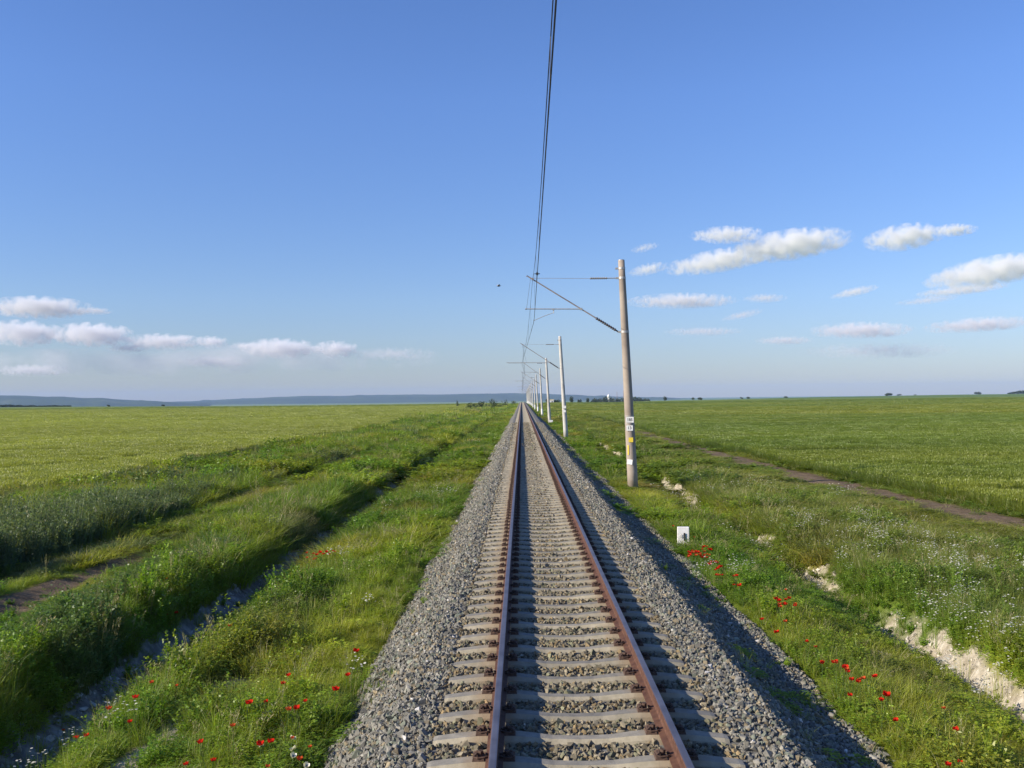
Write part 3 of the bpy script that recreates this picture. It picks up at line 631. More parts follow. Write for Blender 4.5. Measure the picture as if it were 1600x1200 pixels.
# wheat
WA=[wheat_p(200+i,46,.24,.014) for i in range(4)]; WB=[wheat_p(210+i,170,.6,.02,.88,.12,1) for i in range(3)]; WC=[wheat_p(220+i,420,2.0,.05,.88,.10,1) for i in range(3)]
wheat=proto_col('wheat',WA+WB+WC)
LODGE=[(at_z(a0,a1,-.45),at_z(b0,b1,-.45),w_) for a0,a1,b0,b1,w_ in [(-60,736,200,714,.5),(200,714,420,684,.5),(420,684,640,664,.7),(0,690,330,672,.6),(1150,655,1420,651,1.6),(1240,664,1330,664,1.4),(1330,690,1420,692,.9),(1500,690,1570,693,.9),(1370,722,1490,724,.6),(1230,640,1600,637,3),(900,640,1200,637,3)]]
for nm,sgn,hgt,lab in [('wheat_field',-1,.72,'pale yellow-green cereal crop filling the left field'),('green_crop',1,.55,'fresh green cereal crop filling the right field')]:
    PP=[];SS=[];II=[]
    for y0,y1,s,l0,l1,w in [(16,34,.19,0,4,1.0),(34,70,.30,0,4,1.5),(70,160,.62,4,7,1.25),(160,560,1.7,7,10,1.2)]:
        a,b=jit(-330 if sgn<0 else 13,-17 if sgn<0 else 330,y0,y1,s,True,6)
        m=(wheatL(a,b) if sgn<0 else wheatR(a,b))>.5; a,b=a[m],b[m]; nn=a.size
        hh=hgt*(.88+.22*fbm(a*.4,b*.4,141)+.06*rng.random(nn)); 
        hole=fbm(a*.12,b*.5,142); hh=hh*(1-.35*np.clip((hole-.70)*8,0,1)); 
        for (qa,qb,qw) in LODGE:
            if (qa.x<0)!=(sgn<0): continue
            ex,ey=qb.x-qa.x,qb.y-qa.y; L2=ex*ex+ey*ey; tt=np.clip(((a-qa.x)*ex+(b-qa.y)*ey)/L2,0,1); dd=np.hypot(a-qa.x-tt*ex,(b-qa.y-tt*ey)); hh=hh*(1-.5*np.exp(-(dd/qw)**2)*(.5+fbm(a*.5,b*.5,144)))
        PP.append(np.stack([a,b,terr(a,b)-.02],1)); ww=w*rng.uniform(.9,1.15,nn); SS.append(np.stack([ww,ww,hh],1)); II.append(rng.integers(l0,l1,nn))
    P=np.concatenate(PP);SC=np.concatenate(SS);I=np.concatenate(II); nn=len(P)
    Tn=tint(P[:,0],P[:,1])*(.94+.12*rng.random((nn,1)))*(1.04 if sgn<0 else 1.0)
    scatter(nm,wheat,P,np.stack([rng.normal(0,.05,nn),rng.normal(0,.05,nn),rng.uniform(0,6.28,nn)],1),SC,Tn,I,lab)

# chamomile
FA=[flower_p(300+i,16,.17,.036) for i in range(4)]; FB=[flower_p(310+i,22,.5,.05) for i in range(3)]
fl=proto_col('chamomile',FA+FB)
def clus(lst,k):
    out=[]
    for cx_,cy_,rx,ry,n_ in lst: out.append(np.stack([rng.normal(cx_,rx,n_),rng.normal(cy_,ry,n_)],1))
    return np.concatenate(out)
def fz(px,py,z=-.65): p=at_z(px,py,z); return p.x,p.y
spots=[]
for px,py,rx,ry,n_ in [(1195,822,.5,.9,26),(1265,820,.5,.8,20),(1250,855,.4,.5,8),(1470,940,.35,.4,22),(1490,925,.3,.3,12),(1560,1000,.3,.5,26),(1580,985,.3,.4,16),(1410,850,.8,1.0,34),(1390,820,.9,1.5,40),(1450,870,.8,.8,30),(1500,890,.8,.8,34),(1560,880,.8,1.0,24),(1350,830,.7,1.0,20),(1330,870,.5,.6,14),(1200,755,2.0,3.5,14),(1240,775,1.2,2.2,12),(1180,770,1.0,2.5,8),(1270,765,.8,1.5,8),(1110,710,.8,3,4),(1075,748,.5,2,14),(1075,890,.3,.4,14),(1140,890,.3,.4,14),(1060,765,.5,1.5,8),
                      (700,770,.35,2.0,12),(670,775,.3,1.4,8),(605,795,.25,.6,8),(740,690,.3,3,14),(520,868,.2,.3,8),(190,1112,.15,.2,3),(80,1115,.2,.2,7),(530,1000,.6,1.5,3),(1440,840,.8,.9,26),(1530,930,.8,.8,22),(1590,860,.8,.8,16)]:
    x,y=fz(px,py); spots.append((x,y,rx*.9,ry*.9,max(2,int(n_*.5))))
Fp=clus(spots,1); nn=len(Fp)
far_=Fp[:,1]>34
tnf=tint(Fp[:,0],Fp[:,1])
wz=np.where(far_,.9,.85)
scatter('chamomile_flowers',fl,np.stack([Fp[:,0],Fp[:,1],terr(Fp[:,0],Fp[:,1])],1),np.stack([0*Fp[:,0],0*Fp[:,0],rng.uniform(0,6.28,nn)],1),np.stack([wz,wz,rng.uniform(.40,.56,nn)],1),tnf,np.where(far_,rng.integers(4,7,nn),rng.integers(0,4,nn)),'small white chamomile flowers in patches on both verges and the right bank')

# ------------------------------------------------------------------ poppies
def petal_mat(p,q):
    m,n,out=mat('poppy_petal'); g=N(n,'ShaderNodeNewGeometry'); c=ramp(n,noise(n,20,3,g.outputs['Position']),[(.3,p),(.7,q)])
    d=N(n,'ShaderNodeBsdfDiffuse'); t=N(n,'ShaderNodeBsdfTranslucent'); mx=N(n,'ShaderNodeMixShader'); mx.inputs[0].default_value=.4
    n.links.new(c,d.inputs[0]); n.links.new(c,t.inputs[0]); n.links.new(d.outputs[0],mx.inputs[1]); n.links.new(t.outputs[0],mx.inputs[2]); n.links.new(mx.outputs[0],out.inputs[0]); return m
M_pop=petal_mat((.52,.016,.010),(.80,.045,.02)); M_pop2=petal_mat((.50,.06,.02),(.72,.15,.045)); M_stem=rough_mat('green_stem',(.05,.09,.02),(.08,.13,.03)); M_dark=rough_mat('dark_seed',(.01,.01,.01),(.03,.03,.025)); 
def flower_thing(name,pm,size,H):
    e=empty(name,(0,0,0)); mb=MB(); cz=H
    for k in range(5):
        a=k*2*math.pi/5+.3; n_=4; vs=[];fs=[]
        for i in range(n_+1):
            t=i/n_; rr=size*.5*t; zz=cz+size*(.08+.42*t*t)-.004*k%2*.01
            wd=size*.42*math.sin(math.pi*min(1,.18+t*.72))
            for s in (-1,0,1): vs.append((math.cos(a)*rr-math.sin(a)*wd*s,math.sin(a)*rr+math.cos(a)*wd*s,zz+(abs(s))*size*.10*math.cos(i*2+k)+random.uniform(-.1,.1)*size*t))
        for i in range(n_):
            for s in range(2): q=i*3+s; fs.append((q,q+1,q+4,q+3))
        mb.add(vs,fs)
    mb.build('petals',pm,e,smooth=True)
    c=MB(); c.tube([(0,0,cz),(0,0,cz+size*.16),(0,0,cz+size*.22)],[size*.07,size*.11,size*.08],7); c.build('seed_head',M_dark,e)
    s=MB(); s.tube([(.03,.02,0),(.02,.0,H*.4),(-.01,.01,H*.8),(0,0,H)],[.0035,.003,.0028,.003],5); s.build('stem',M_stem,e); return e
G_R='poppies in the grass right of the track'; G_L='poppies in the grass left of the track'
protos_p=[flower_thing('poppy',M_pop,.074,.46),flower_thing('poppy',M_pop2,.060,.50),flower_thing('poppy',M_pop,.08,.42)]
def z3(l,ox,oy,s): return [(ox+x/s,oy+y/s) for x,y in l]
popR=z3([(65,235),(75,262),(65,292),(150,293),(133,338),(185,342),(380,360),(345,405),(392,400),(378,440),(368,432),(425,430),(272,502),(383,510),(362,560),(485,605),(540,630),(548,702),(620,705),(642,723),(677,738),(715,787),(735,783),(773,776),(812,768),(667,847),(838,845),(830,872),(1127,915),(1187,1010),(912,967),(1137,1172),(1190,1168)],1100,800,3)
popM=z3([(55,700),(235,790),(190,920),(205,940),(240,925),(260,935),(285,945),(320,870),(340,930),(375,895),(330,960),(310,905),(225,905),(360,1010),(430,990),(455,1040),(440,1105),(420,1000),(590,1110)],1040,690,5.333)
popL=z3([(1402,208),(1095,463),(1085,530),(950,530),(838,652),(723,793),(840,803),(620,868),(510,915),(618,973),(280,1021),(343,1043),(422,1028),(1152,893),(1088,996),(960,1068),(1365,760),(1315,800),(1245,878),(1440,882),(1320,918),(1398,908),(885,1180),(983,1163),(1220,1077),(1255,1073),(1385,1045),(1388,1138),(1467,1092),(1232,1185),(1550,828),(1620,760),(1650,650)],0,800,3)
popB=z3([(825,305),(780,300),(792,355),(972,245)],0,800,3)
popRow=[(484,862),(488,868),(492,864),(496,860),(499,866),(503,862),(507,865),(511,861),(515,864),(519,860),(524,861),(480,870),(487,873),(493,871)]
used=[False]*3; allp=[]
def put_poppy(px,py,label,group):
    i=random.randrange(3); s=random.uniform(.62,1.05)
    H=[.46,.50,.42][i]*s
    # where the sight line meets a surface H above the ground
    p=at_z(px,py,-.55)
    for _ in range(6): p=at_z(px,py,float(terr(p.x,p.y))+H+.02)
    zt=float(terr(p.x,p.y))
    e=protos_p[i] if not used[i] else copy_tree(protos_p[i]); used[i]=True
    e.location=(p.x,p.y,zt); e.scale=(s,s,s); e.rotation_euler=(random.uniform(-.12,.12),random.uniform(-.12,.12),random.uniform(0,6)); tag(e,label,'poppy',group); allp.append(e)
popM=popM+[(x_+random.uniform(-5,5),y_+random.uniform(-3,4)) for x_,y_ in popM[2:14]+popM[2:14]]
popR=popR+[(x_+random.uniform(-5,5),y_+random.uniform(-4,4)) for x_,y_ in popR[:3]+popR[7:12]+popR[17:22]]
for px,py in popM: put_poppy(px,py,'red poppy in the loose patch beside and below the white marker stone','poppies beside the white marker stone')
for px,py in popR:
    if px>1440: l='red poppy in the weeds at the bottom right, below the chalky ditch side'; g='lone poppies below the chalk bank'
    elif px>1300: l='bright red poppy in the patch facing the long chalk-white ditch side'; g='poppies facing the long chalk bank'
    elif py>920: l='red poppy in the patch between the shaded ballast edge and the ditch'; g='poppies between ballast and right ditch'
    else: l='red poppy in the thin line following the marker stone patch'; g='poppies following the marker stone patch'
    put_poppy(px,py,l,g)
for px,py in popRow: put_poppy(px,py,'red poppy in the dense row on the right lip of the left ditch','poppy row on the left ditch lip')
for px,py in popB: put_poppy(px,py,'faint red poppy in the long grass left of the left ditch','poppies on the far bank of the left ditch')
for px,py in popL:
    if px<340 and py>1000: l='red poppy in leafy weeds on the near lip of the left ditch'; g='poppies in weeds by the left ditch'
    elif py>1050: l='red poppy in the open grass next to the grey ballast, bottom left'; g='poppies beside the ballast bottom left'
    elif py<900: l='small far poppy in the left verge grass'; g='far poppies in the left verge'
    else: l='red poppy scattered in the middle of the left verge'; g='poppies scattered mid left verge'
    put_poppy(px,py,l,g)
wf=flower_thing('white_flower',M_white,.062,.30)
for me_ in [c.data for c in wf.children if c.name.startswith('petals')]:
    a=me_.attributes.new('bv','FLOAT_COLOR','POINT'); a.data.foreach_set('color',[1.0]*4*len(me_.vertices))
first=True
for px,py in [(438,1152),(421,1163),(449,1168),(477,1166),(476,1182)]:
    p=at_z(px,py,-.55); 
    for _ in range(5): p=at_z(px,py,float(terr(p.x,p.y))+.32)
    e=wf if first else copy_tree(wf); first=False; e.location=(p.x,p.y,float(terr(p.x,p.y))); e.rotation_euler=(-.35,-.3,random.uniform(0,6))
    tag(e,'broad white open flower low in the grass among poppies, bottom left','flower','white flowers near the bottom edge')

# ================================================================== MASTS
def mast_mat(name,c1,c2,c3): return rough_mat(name,c1,c2,2.2,.88,.25,35,c3=c3,s3=1.1,bd=.004)
M_post1=mast_mat('weathered_concrete',(.30,.25,.20),(.40,.34,.275),(.25,.205,.165))
M_post2=mast_mat('whitish_concrete',(.45,.435,.39),(.56,.54,.49),(.36,.34,.30))
M_galv=rough_mat('galvanised_steel',(.38,.37,.35),(.52,.50,.47),12,.5,.1,50,.4,.4)
M_tube=rough_mat('reddish_tube',(.30,.24,.21),(.42,.35,.31),9,.6,.15,50,.2,.4)
M_ins=rough_mat('brown_porcelain',(.035,.025,.03),(.07,.05,.05),20,.25,.05,50,0,.5)
M_wire=rough_mat('dark_wire',(.03,.032,.04),(.055,.055,.065),20,.55,.05,50,.5,.4)
M_wp=rough_mat('white_paint',(.74,.73,.70),(.82,.81,.78),18,.6,.1,60,c3=(.60,.58,.52),s3=9)
M_yp=rough_mat('yellow_paint',(.72,.52,.04),(.82,.62,.07),18,.6,.1,60)
M_black=rough_mat('black_paint',(.015,.015,.015),(.03,.03,.03),18,.6,.1,60)
def text_part(txt,size,parent,loc,rz,mat_,name='number',bold=.0):
    cu=bpy.data.curves.new(name,'FONT'); cu.body=txt; cu.size=size; cu.align_x='CENTER'; cu.align_y='CENTER'; cu.extrude=.001; cu.offset=bold
    tmp=bpy.data.objects.new('tmp',cu); COL.objects.link(tmp); dg=bpy.context.evaluated_depsgraph_get(); me=bpy.data.meshes.new_from_object(tmp.evaluated_get(dg)); bpy.data.objects.remove(tmp)
    me.materials.clear(); me.materials.append(mat_); o=bpy.data.objects.new(name,me); COL.objects.link(o); o.parent=parent; o.location=loc; o.rotation_euler=(math.pi/2,0,rz); return o
def sheds(mb,p0,p1,n_,r0,r1):
    p0=Vector(p0);p1=Vector(p1); pts=[];rd=[]
    for i in range(n_*2+1):
        t=i/(n_*2); pts.append(p0.lerp(p1,t)); rd.append(r1 if i%2 else r0)
    mb.tube(pts,rd,10)
S_SP=48.3
mast_y=[38.7+S_SP*k for k in range(15)]
mast_x=[3.97,3.50,3.42,3.42,3.45]+[3.42]*10
lean=[.36,.46,.40,.34,.42]+[random.uniform(.2,.4) for _ in range(10)]
mast_top=[8.33]*15
def contact_x(k): return .04 if k%2==0 else -.45
def mess_x(k): return 0.0 if k%2==0 else -.33
ords=['nearest brownish concrete catenary mast with number plates and yellow marks','second catenary mast from the camera, pale with two white plates','third catenary mast from the camera, with a white block at its foot','fourth catenary mast from the camera, slim and whitish','fifth catenary mast from the camera, slim and whitish','sixth catenary mast along the right of the track','seventh catenary mast along the right of the track']
def make_mast(k):
    X,Y=mast_x[k],mast_y[k]; drop=float(track_drop(Y)); zb=float(terr(X,Y))-.05
    if k>8: zb=-.95+drop
    e=empty('catenary_mast',(X,Y,zb)); detail=k<9
    tag(e,ords[k] if k<len(ords) else 'tiny distant catenary mast near the vanishing point of the track','catenary mast','catenary masts along the right of the track')
    z=lambda w: w-zb+drop
    x=lambda w: w-X
    Mp=M_post1 if k in (0,) else M_post2
    H=z(mast_top[k]); ln=lean[k]; cx_=lambda h: -ln*h/H
    mb=MB(); ps=[];rs=[]
    for i in range(13):
        t=i/12; ps.append((cx_(H*t),0,H*t)); rs.append(.215-.085*t)
    mb.tube(ps,rs,20 if k<3 else 10); mb.build('post',Mp,e,smooth=False if k>2 else True)
    mb=MB(); mb.tube([(cx_(H),0,H-.01),(cx_(H),0,H+.03)],.125,14); mb.build('cap',M_wp if k else M_galv,e)
    rad=lambda h: .215-.085*h/H
    zt,zs=z(7.62),z(5.43)
    for h in (zt,zs,H-.32) if k<2 else (zt,zs):
        c=MB(); c.tube([(cx_(h),0,h-.045),(cx_(h),0,h+.045)],rad(h)+.014,14); c.box((cx_(h)-rad(h)-.06,0,h),(.14,.09,.07)); c.build('clamp',M_galv,e)
    A=(cx_(zt)-rad(zt)-.12,0,zt); ix=A[0]-1.05
    mb=MB(); mb.tube([A,(A[0]-.35,0,zt)],.022,6); mb.build('tie_rod',M_galv,e)
    mb=MB(); sheds(mb,(A[0]-.35,0,zt),(ix,0,zt),9,.018,.05); mb.build('insulator',M_ins,e)
    tx=x(mess_x(k))
    mb=MB(); mb.tube([(ix,0,zt),(tx,0,zt+.04)],.009,5); mb.build('stay_wire',M_galv,e)
    B=Vector((cx_(zs)-rad(zs)-.10,0,zs)); T_=Vector((tx-.2,0,z(7.74))); d=T_-B
    i0,i1=B+d*.03,B+d*.25
    mb=MB(); sheds(mb,i0,i1,10,.028,.07); mb.tube([B,i0],.03,8); mb.build('insulator',M_ins,e)
    mb=MB(); mb.tube([i1,T_],.026,8); mb.tube([T_-Vector((.02,0,.0)),T_+Vector((-.04,0,.02))],.04,8); mb.build('bracket_tube',M_tube,e)
    mb=MB(); m0=Vector((tx,0,z(7.60))); mb.box(m0+Vector((0,0,.02)),(.07,.12,.09)); mb.build('wire_saddle',M_tube,e)
    zr=z(6.38); t=(zr-B.z)/(T_.z-B.z); J=B+d*t
    typeA=(k%2==0); rx=x(-.26) if typeA else x(-1.78)
    if not typeA: zr=z(5.98); t=(zr-B.z)/(T_.z-B.z); J=B+d*t; 
    E_=Vector((rx,0,zr+.03))
    mb=MB(); mb.tube([J,E_],.021,8); mb.tube([E_,E_+Vector((-.05,0,0))],.034,8); mb.box(J,(.1,.08,.09)); mb.build('registration_tube',M_galv,e)
    mb=MB(); mb.tube([T_+Vector((.12,0,-.05)),E_ if typeA else E_.lerp(J,.45)],.006,5); mb.build('hanger_wire',M_wire,e)
    cz=z(5.92); cxx=x(contact_x(k))
    mb=MB()
    if typeA:
        Dp=Vector((x(.83),0,zr)); mb.tube([Dp,Dp+Vector((.02,0,-.16))],.016,6); mb.box(Dp,(.09,.06,.07)); mb.tube([Dp+Vector((.02,0,-.13)),(x(.45),0,zr-.27),(cxx,0,cz+.02)],.012,6)
    else:
        Dp=E_+Vector((.1,0,0)); mb.tube([Dp,Dp+Vector((0,0,-.1))],.016,6); mb.tube([Dp+Vector((0,0,-.08)),(cxx,0,cz+.02)],.012,6)
    mb.box((cxx,0,cz+.02),(.04,.06,.05)); mb.build('steady_arm',M_galv,e)
    # plates
    def plate(px,h,w,hh,m,rz=-.12,ry=0,curvey=0):
        r=rad(h); b=MB(); b.box((0,0,0),(w,.006,hh)); o=b.build('number_plate',m,e); o.location=(cx_(h)+px,-r-.012+curvey,h); o.rotation_euler=(0,ry,rz); return o
    if k==0:
        p=plate(-.01,z(1.87),.31,.235,M_wp); text_part('185',.15,p,(0,-.005,0),0,M_black,bold=.003)
        p=plate(-.035,z(1.535),.26,.215,M_wp); text_part('13',.16,p,(0,-.005,0),0,M_black,bold=.003)
        p=plate(-.01,z(1.06),.18,.19,M_yp)
        o=MB().box((0,0,0),(.05,.006,.39)).build('yellow_strip',M_yp,e); o.location=(cx_(z(.65))-.135,-.17,z(.65)); o.rotation_euler=(0,0,-.7)
        p=plate(-.10,z(.17),.22,.20,M_wp,-.35,.12,.02)
        for h in (z(2.02),z(1.70)):
            c=MB(); c.tube([(cx_(h),0,h-.012),(cx_(h),0,h+.012)],rad(h)+.006,20); c.build('strap',M_galv,e)
    elif k==1:
        plate(0,z(1.90),.30,.24,M_wp); plate(-.02,z(1.52),.26,.22,M_wp)
    elif k==2:
        b=MB().box((.22,-.1,.22),(.5,.5,.5),taper=.92).build('foundation_block',M_wp,e,bevel=.02)
    if k>2:
        c=MB(); c.tube([(0,0,.0),(cx_(1.5),0,1.5)],[.222,.212],10); c.build('whitewashed_foot',M_wp,e)
for k in range(15): make_mast(k)

# overhead wires
yy0=38.7-S_SP
def wire_x(y,fx):
    t=(y-38.7)/S_SP; k=math.floor(t); f=t-k
    g=lambda q: fx(q) if q>=0 else (-.32 if fx is contact_x else -.26)
    return g(k)*(1-f)+g(k+1)*f
def mess_z(y):
    t=(y-38.7)/S_SP; f=t-math.floor(t); return 7.62-1.15*4*f*(1-f)+float(track_drop(y))
ysw=np.arange(yy0-2,38.7+S_SP*14,S_SP/16)
cw=MB().tube([(wire_x(y,contact_x),y,5.90+.0*y+float(track_drop(y))) for y in ysw],.0085,6).build('contact_wire',M_wire); tag(cw,'thick lower overhead wire running above the track','wire')
mb=MB(); p0=(wire_x(24.0,contact_x),24.0,5.93); mb.tube([(p0[0]-.07,24,5.93),(p0[0]+.07,24,5.93)],.011,6); mb.box((p0[0],24,5.93),(.05,.09,.06)); mb.build('wire_clamp',M_wire,cw)
mw=MB().tube([(wire_x(y,mess_x),y,mess_z(y)) for y in ysw],.0065,6).build('messenger_wire',M_wire); tag(mw,'thinner sagging support wire above the contact wire','wire')
d0=None
for k in range(-1,8):
    for f in (.12,.26,.4,.6,.74,.88):
        y=38.7+S_SP*(k+f)
        if y<5: continue
        MB().tube([(wire_x(y,mess_x),y,mess_z(y)),(wire_x(y,contact_x),y,5.91)],.0035,4).build('dropper',M_wire,mw)

# marker stone
sx_,sy_=at_z(1068,858,-.98).x,at_z(1068,858,-.98).y; zt=float(terr(sx_,sy_))
st=empty('marker_stone',(sx_,sy_,zt-.05),R(-6)); tag(st,'small white painted kilometre stone standing in grass beside poppies','marker stone')
mb=MB(); w,d_,h_=.15,.07,.52
mb.add([(-w,-d_,0),(w,-d_,0),(w,d_,0),(-w,d_,0),(-w*.97,-d_*.8,h_),(w*.93,-d_*.8,h_),(w*.93,d_*.8,h_),(-w*.97,d_*.8,h_)],[(3,2,1,0),(4,5,6,7),(0,1,5,4),(1,2,6,5),(2,3,7,6),(3,0,4,7)])
mb.build('stone_body',M_wp,st,bevel=.012)
text_part('1',.27,st,(.025,-.082,.27),0,M_black,bold=.008)
text_part('4',.17,st,(-.062,-.078,.29),0,rough_mat('worn_black',(.45,.43,.38),(.6,.58,.5),40))

# bird
p=at_y(779,447,62); M_bd=rough_mat('bird_feathers',(.03,.03,.035),(.07,.065,.06),30); M_bl=rough_mat('pale_feathers',(.5,.47,.43),(.65,.62,.58),30)
bird=empty('bird',p,R(25)); bird.scale=(.75,.75,.75); tag(bird,'small dark bird with raised wings flying left of the wires','bird')
mb=MB(); mb.tube([(-.17,0,.0),(-.13,0,.01),(-.05,0,0),(.05,0,.0),(.12,0,.015),(.15,0,.035),(.185,0,.04),(.205,0,.035),(.235,0,.03)],[.006,.02,.05,.055,.035,.026,.03,.018,.003],10)
mb.add([(-.14,-.02,.01),(-.14,.02,.01),(-.27,.05,.0),(-.27,-.05,.0)],[(0,1,2,3)])
bd=mb.build('bird_body',M_bd,bird,smooth=True)
for s in (-1,1):
    w=MB(); pts=[(.07,0,.02),(.08,s*.10,.09),(.05,s*.21,.13),(-.03,s*.31,.11)]; tr=[(-.07,0,.01),(-.06,s*.10,.08),(-.06,s*.2,.115),(-.09,s*.31,.10)]
    vs=[(a[0],a[1],a[2]+.006) for a in pts]+[(a[0],a[1],a[2]+.006) for a in tr]+[(a[0],a[1],a[2]-.004) for a in pts]+[(a[0],a[1],a[2]-.004) for a in tr]
    fs=[(i,i+1,i+5,i+4) for i in range(3)]+[(i+12,i+13,i+9,i+8) for i in range(3)]+[(0,4,12,8),(3,7,15,11)]+[(i,i+1,i+9,i+8) for i in range(3)]+[(i+4,i+5,i+13,i+12) for i in range(3)]
    w.add(vs,fs); w.build('wing',M_bl if s>0 else M_bd,bird)

# ================================================================== FAR TREES AND BUILDINGS
M_crown=foliage_mat('crown_leaf',.25,own=(.052,.078,.026)); M_bark=rough_mat('bark',(.06,.045,.03),(.10,.08,.055))
def crown_mesh(seed,n_=900,flat=.75,asp=1.0):
    p=PB(seed); r=p.r; cen=[(r.normal()*.26*asp,r.normal()*.26*asp,.5+r.normal()*.16,r.uniform(.16,.32)) for _ in range(12)]
    for i in range(n_):
        c_=cen[r.integers(0,12)]; v=r.normal(size=3); v/=np.linalg.norm(v); q=c_[3]*r.uniform(.6,1.05)
        pos=(c_[0]+v[0]*q*asp,c_[1]+v[1]*q*asp,max(.03,c_[2]+v[2]*q*flat)); sz=r.uniform(.08,.16)
        p.leaf(pos,v+r.normal(size=3)*.5,sz,sz*.8,col=bcol(r,.3))
    return p.mesh('tree_crown',[M_crown])
crowns=[crown_mesh(400+i) for i in range(4)]; bushes=[crown_mesh(420+i,420,.8,1.9) for i in range(3)]
trunk_me=None
def tree(px,ytop,dist,wpx,label,group=None,name='tree',bush=False,cat='tree'):
    global trunk_me
    p=at_y(px,ytop,dist); zb=float(terr(p.x,p.y)); H=max(p.z-zb,1.0)
    e=empty(name,(p.x,p.y,zb),random.uniform(0,6)); tag(e,label,cat,group)
    w=wpx*dist/F
    c=bpy.data.objects.new('crown' if not bush else 'foliage',(bushes if bush else crowns)[random.randrange(3)]); COL.objects.link(c); c.parent=e
    k=1.6 if bush else 1.05
    if bush: c.scale=(w/1.9,w/1.9,H/.85); c.location=(0,0,-.1*H)
    else: c.scale=(w/1.0,w/1.0,H*.98)
    if trunk_me is None:
        b=MB(); b.tube([(0,0,-.1),(.01,0,.2),(0,.01,.45),(.02,0,.75)],[.045,.035,.028,.01],8)
        for q in range(5): an=q*1.3; b.tube([(0,.01,.3+.07*q),(math.cos(an)*.12,math.sin(an)*.12,.45+.07*q),(math.cos(an)*.2,math.sin(an)*.2,.55+.06*q)],[.016,.01,.004],5)
        t=b.build('trunk' if not bush else 'stem',M_bark,e); trunk_me=t.data
    else: t=bpy.data.objects.new('trunk' if not bush else 'stem',trunk_me); COL.objects.link(t); t.parent=e
    t.scale=(H*.8,H*.8,H); return e
G_T='tree clump beside the white tank'
for px,yt,w in [(926,622,6),(933,622,7),(940,620.5,9),(946,621,7),(957,620,7),(962,621,6),(968,621,8),(976,622,7),(986,622,7),(992,621.5,8),(999,621,8),(1006,621.5,8),(1012,622,6),(949,622.6,6),(955,622.4,6)]:
    tree(px,yt-1.2,1230+random.uniform(-60,60),w*1.25,'low dark tree in the distant clump beside the white tank',G_T)
for px,yt,w,l in [(893,619.5,6,'solitary dark tree between the second and nearest mast, left of the tank'),(905,622.5,5,'low tree just left of the clump beside the tank'),(918,622,5,'small tree at the left end of the clump beside the tank'),
                (868,623.5,11,'dark bush mass right behind the third mast'),(856,623,8,'dark far tree seen between third and fourth mast'),
                (1039,619.5,5,'small solitary tree right of the nearest mast on the horizon'),(1083,620.5,4,'left one of two tiny trees far right of the nearest mast'),(1094,620,6,'right one of two tiny trees far right of the nearest mast'),
                (1159,620,4,'left one of a tiny tree pair at mid right horizon'),(1169,620,5,'right one of a tiny tree pair at mid right horizon'),(1228,618.5,5,'tiny lone tree at mid right horizon'),
                (1388,613,9,'large round dark tree on the right horizon'),(1404,615.5,6,'small bush right next to the large round tree on the horizon'),(1430,616,3,'tiny bush between the two larger trees of the right horizon'),(1528,611.3,8,'lone round tree near the right end of the horizon')]:
    az=math.degrees(math.atan((px-815)/F)); D=float(np.interp(az,[-30,-15,0,5,11,18,24,30],[1000,600,590,900,850,1250,1700,2100]))*.98
    tree(px,yt,D,w,l)
for px,yt,w in [(1580,611.5,10),(1588,610,12),(1597,609,14),(1606,608,14),(1616,608,14)]:
    tree(px,yt,2000,w,'dark tree of the low wood at the far right edge','trees of the wood at the right edge')
for i,px in enumerate(range(-12,112,7)):
    tree(px,632.2+random.uniform(-.4,.4)+ .01*px,980,9,'low dark tree in the long line on the far left horizon','tree line on the far left horizon')
for px,yt,w,l in [(255,631.5,4,'tiny lone tree on the left horizon below the dip of the hills'),(170,631.5,4,'tiny tree right of the long left tree line')]: tree(px,yt,760,w,l)
for px,yt,w,D,l in [(430,640,14,330,'low dark weed clump alone in the left field, the nearer one'),(270,644,12,250,'low dark weed clump alone in the left field, the left one'),
                  (715,627,6,360,'small dark bush left of the bushy rise by the track'),(735,628,16,300,'leftmost bush of the bushy rise left of the track'),(752,626,20,320,'tall middle bush of the rise left of the track'),(772,625.5,20,340,'wide bush of the rise left of the track'),(790,626.5,14,380,'right end bush of the rise left of the track'),(802,625.5,9,520,'dark far bush beside the end of the left rail')]:
    tree(px,yt,D,w,l,name='bush',bush=True,cat='bush')
# white tank and chimneys
p=at_y(951,616,1330); zb=float(terr(p.x,p.y)); H=p.z-zb
tk=empty('storage_tank',(p.x,p.y,zb)); tag(tk,'white round-topped tank standing out from the distant tree clump','tank')
rr=2.1
mb=MB(); mb.tube([(0,0,0),(0,0,H*.78)],[rr,rr],20); mb.build('tank_wall',M_wp,tk,smooth=False)
mb=MB(); mb.tube([(0,0,H*.78),(0,0,H*.86),(0,0,H*.93),(0,0,H*.98),(0,0,H)],[rr*1.02,rr*.95,rr*.75,rr*.42,rr*.05],20); mb.build('tank_roof',M_wp,tk,smooth=True)
mb=MB(); mb.tube([(rr+.15,-.2,0),(rr+.15,-.2,H*.85)],.06,5); mb.tube([(rr+.15,.3,0),(rr+.15,.3,H*.85)],.06,5)
for i in range(12): mb.tube([(rr+.15,-.2,H*.07*i+.3),(rr+.15,.3,H*.07*i+.3)],.04,4)
mb.build('ladder',M_galv,tk)
M_ch=rough_mat('mast_red_white',(.30,.22,.22),(.40,.32,.32))
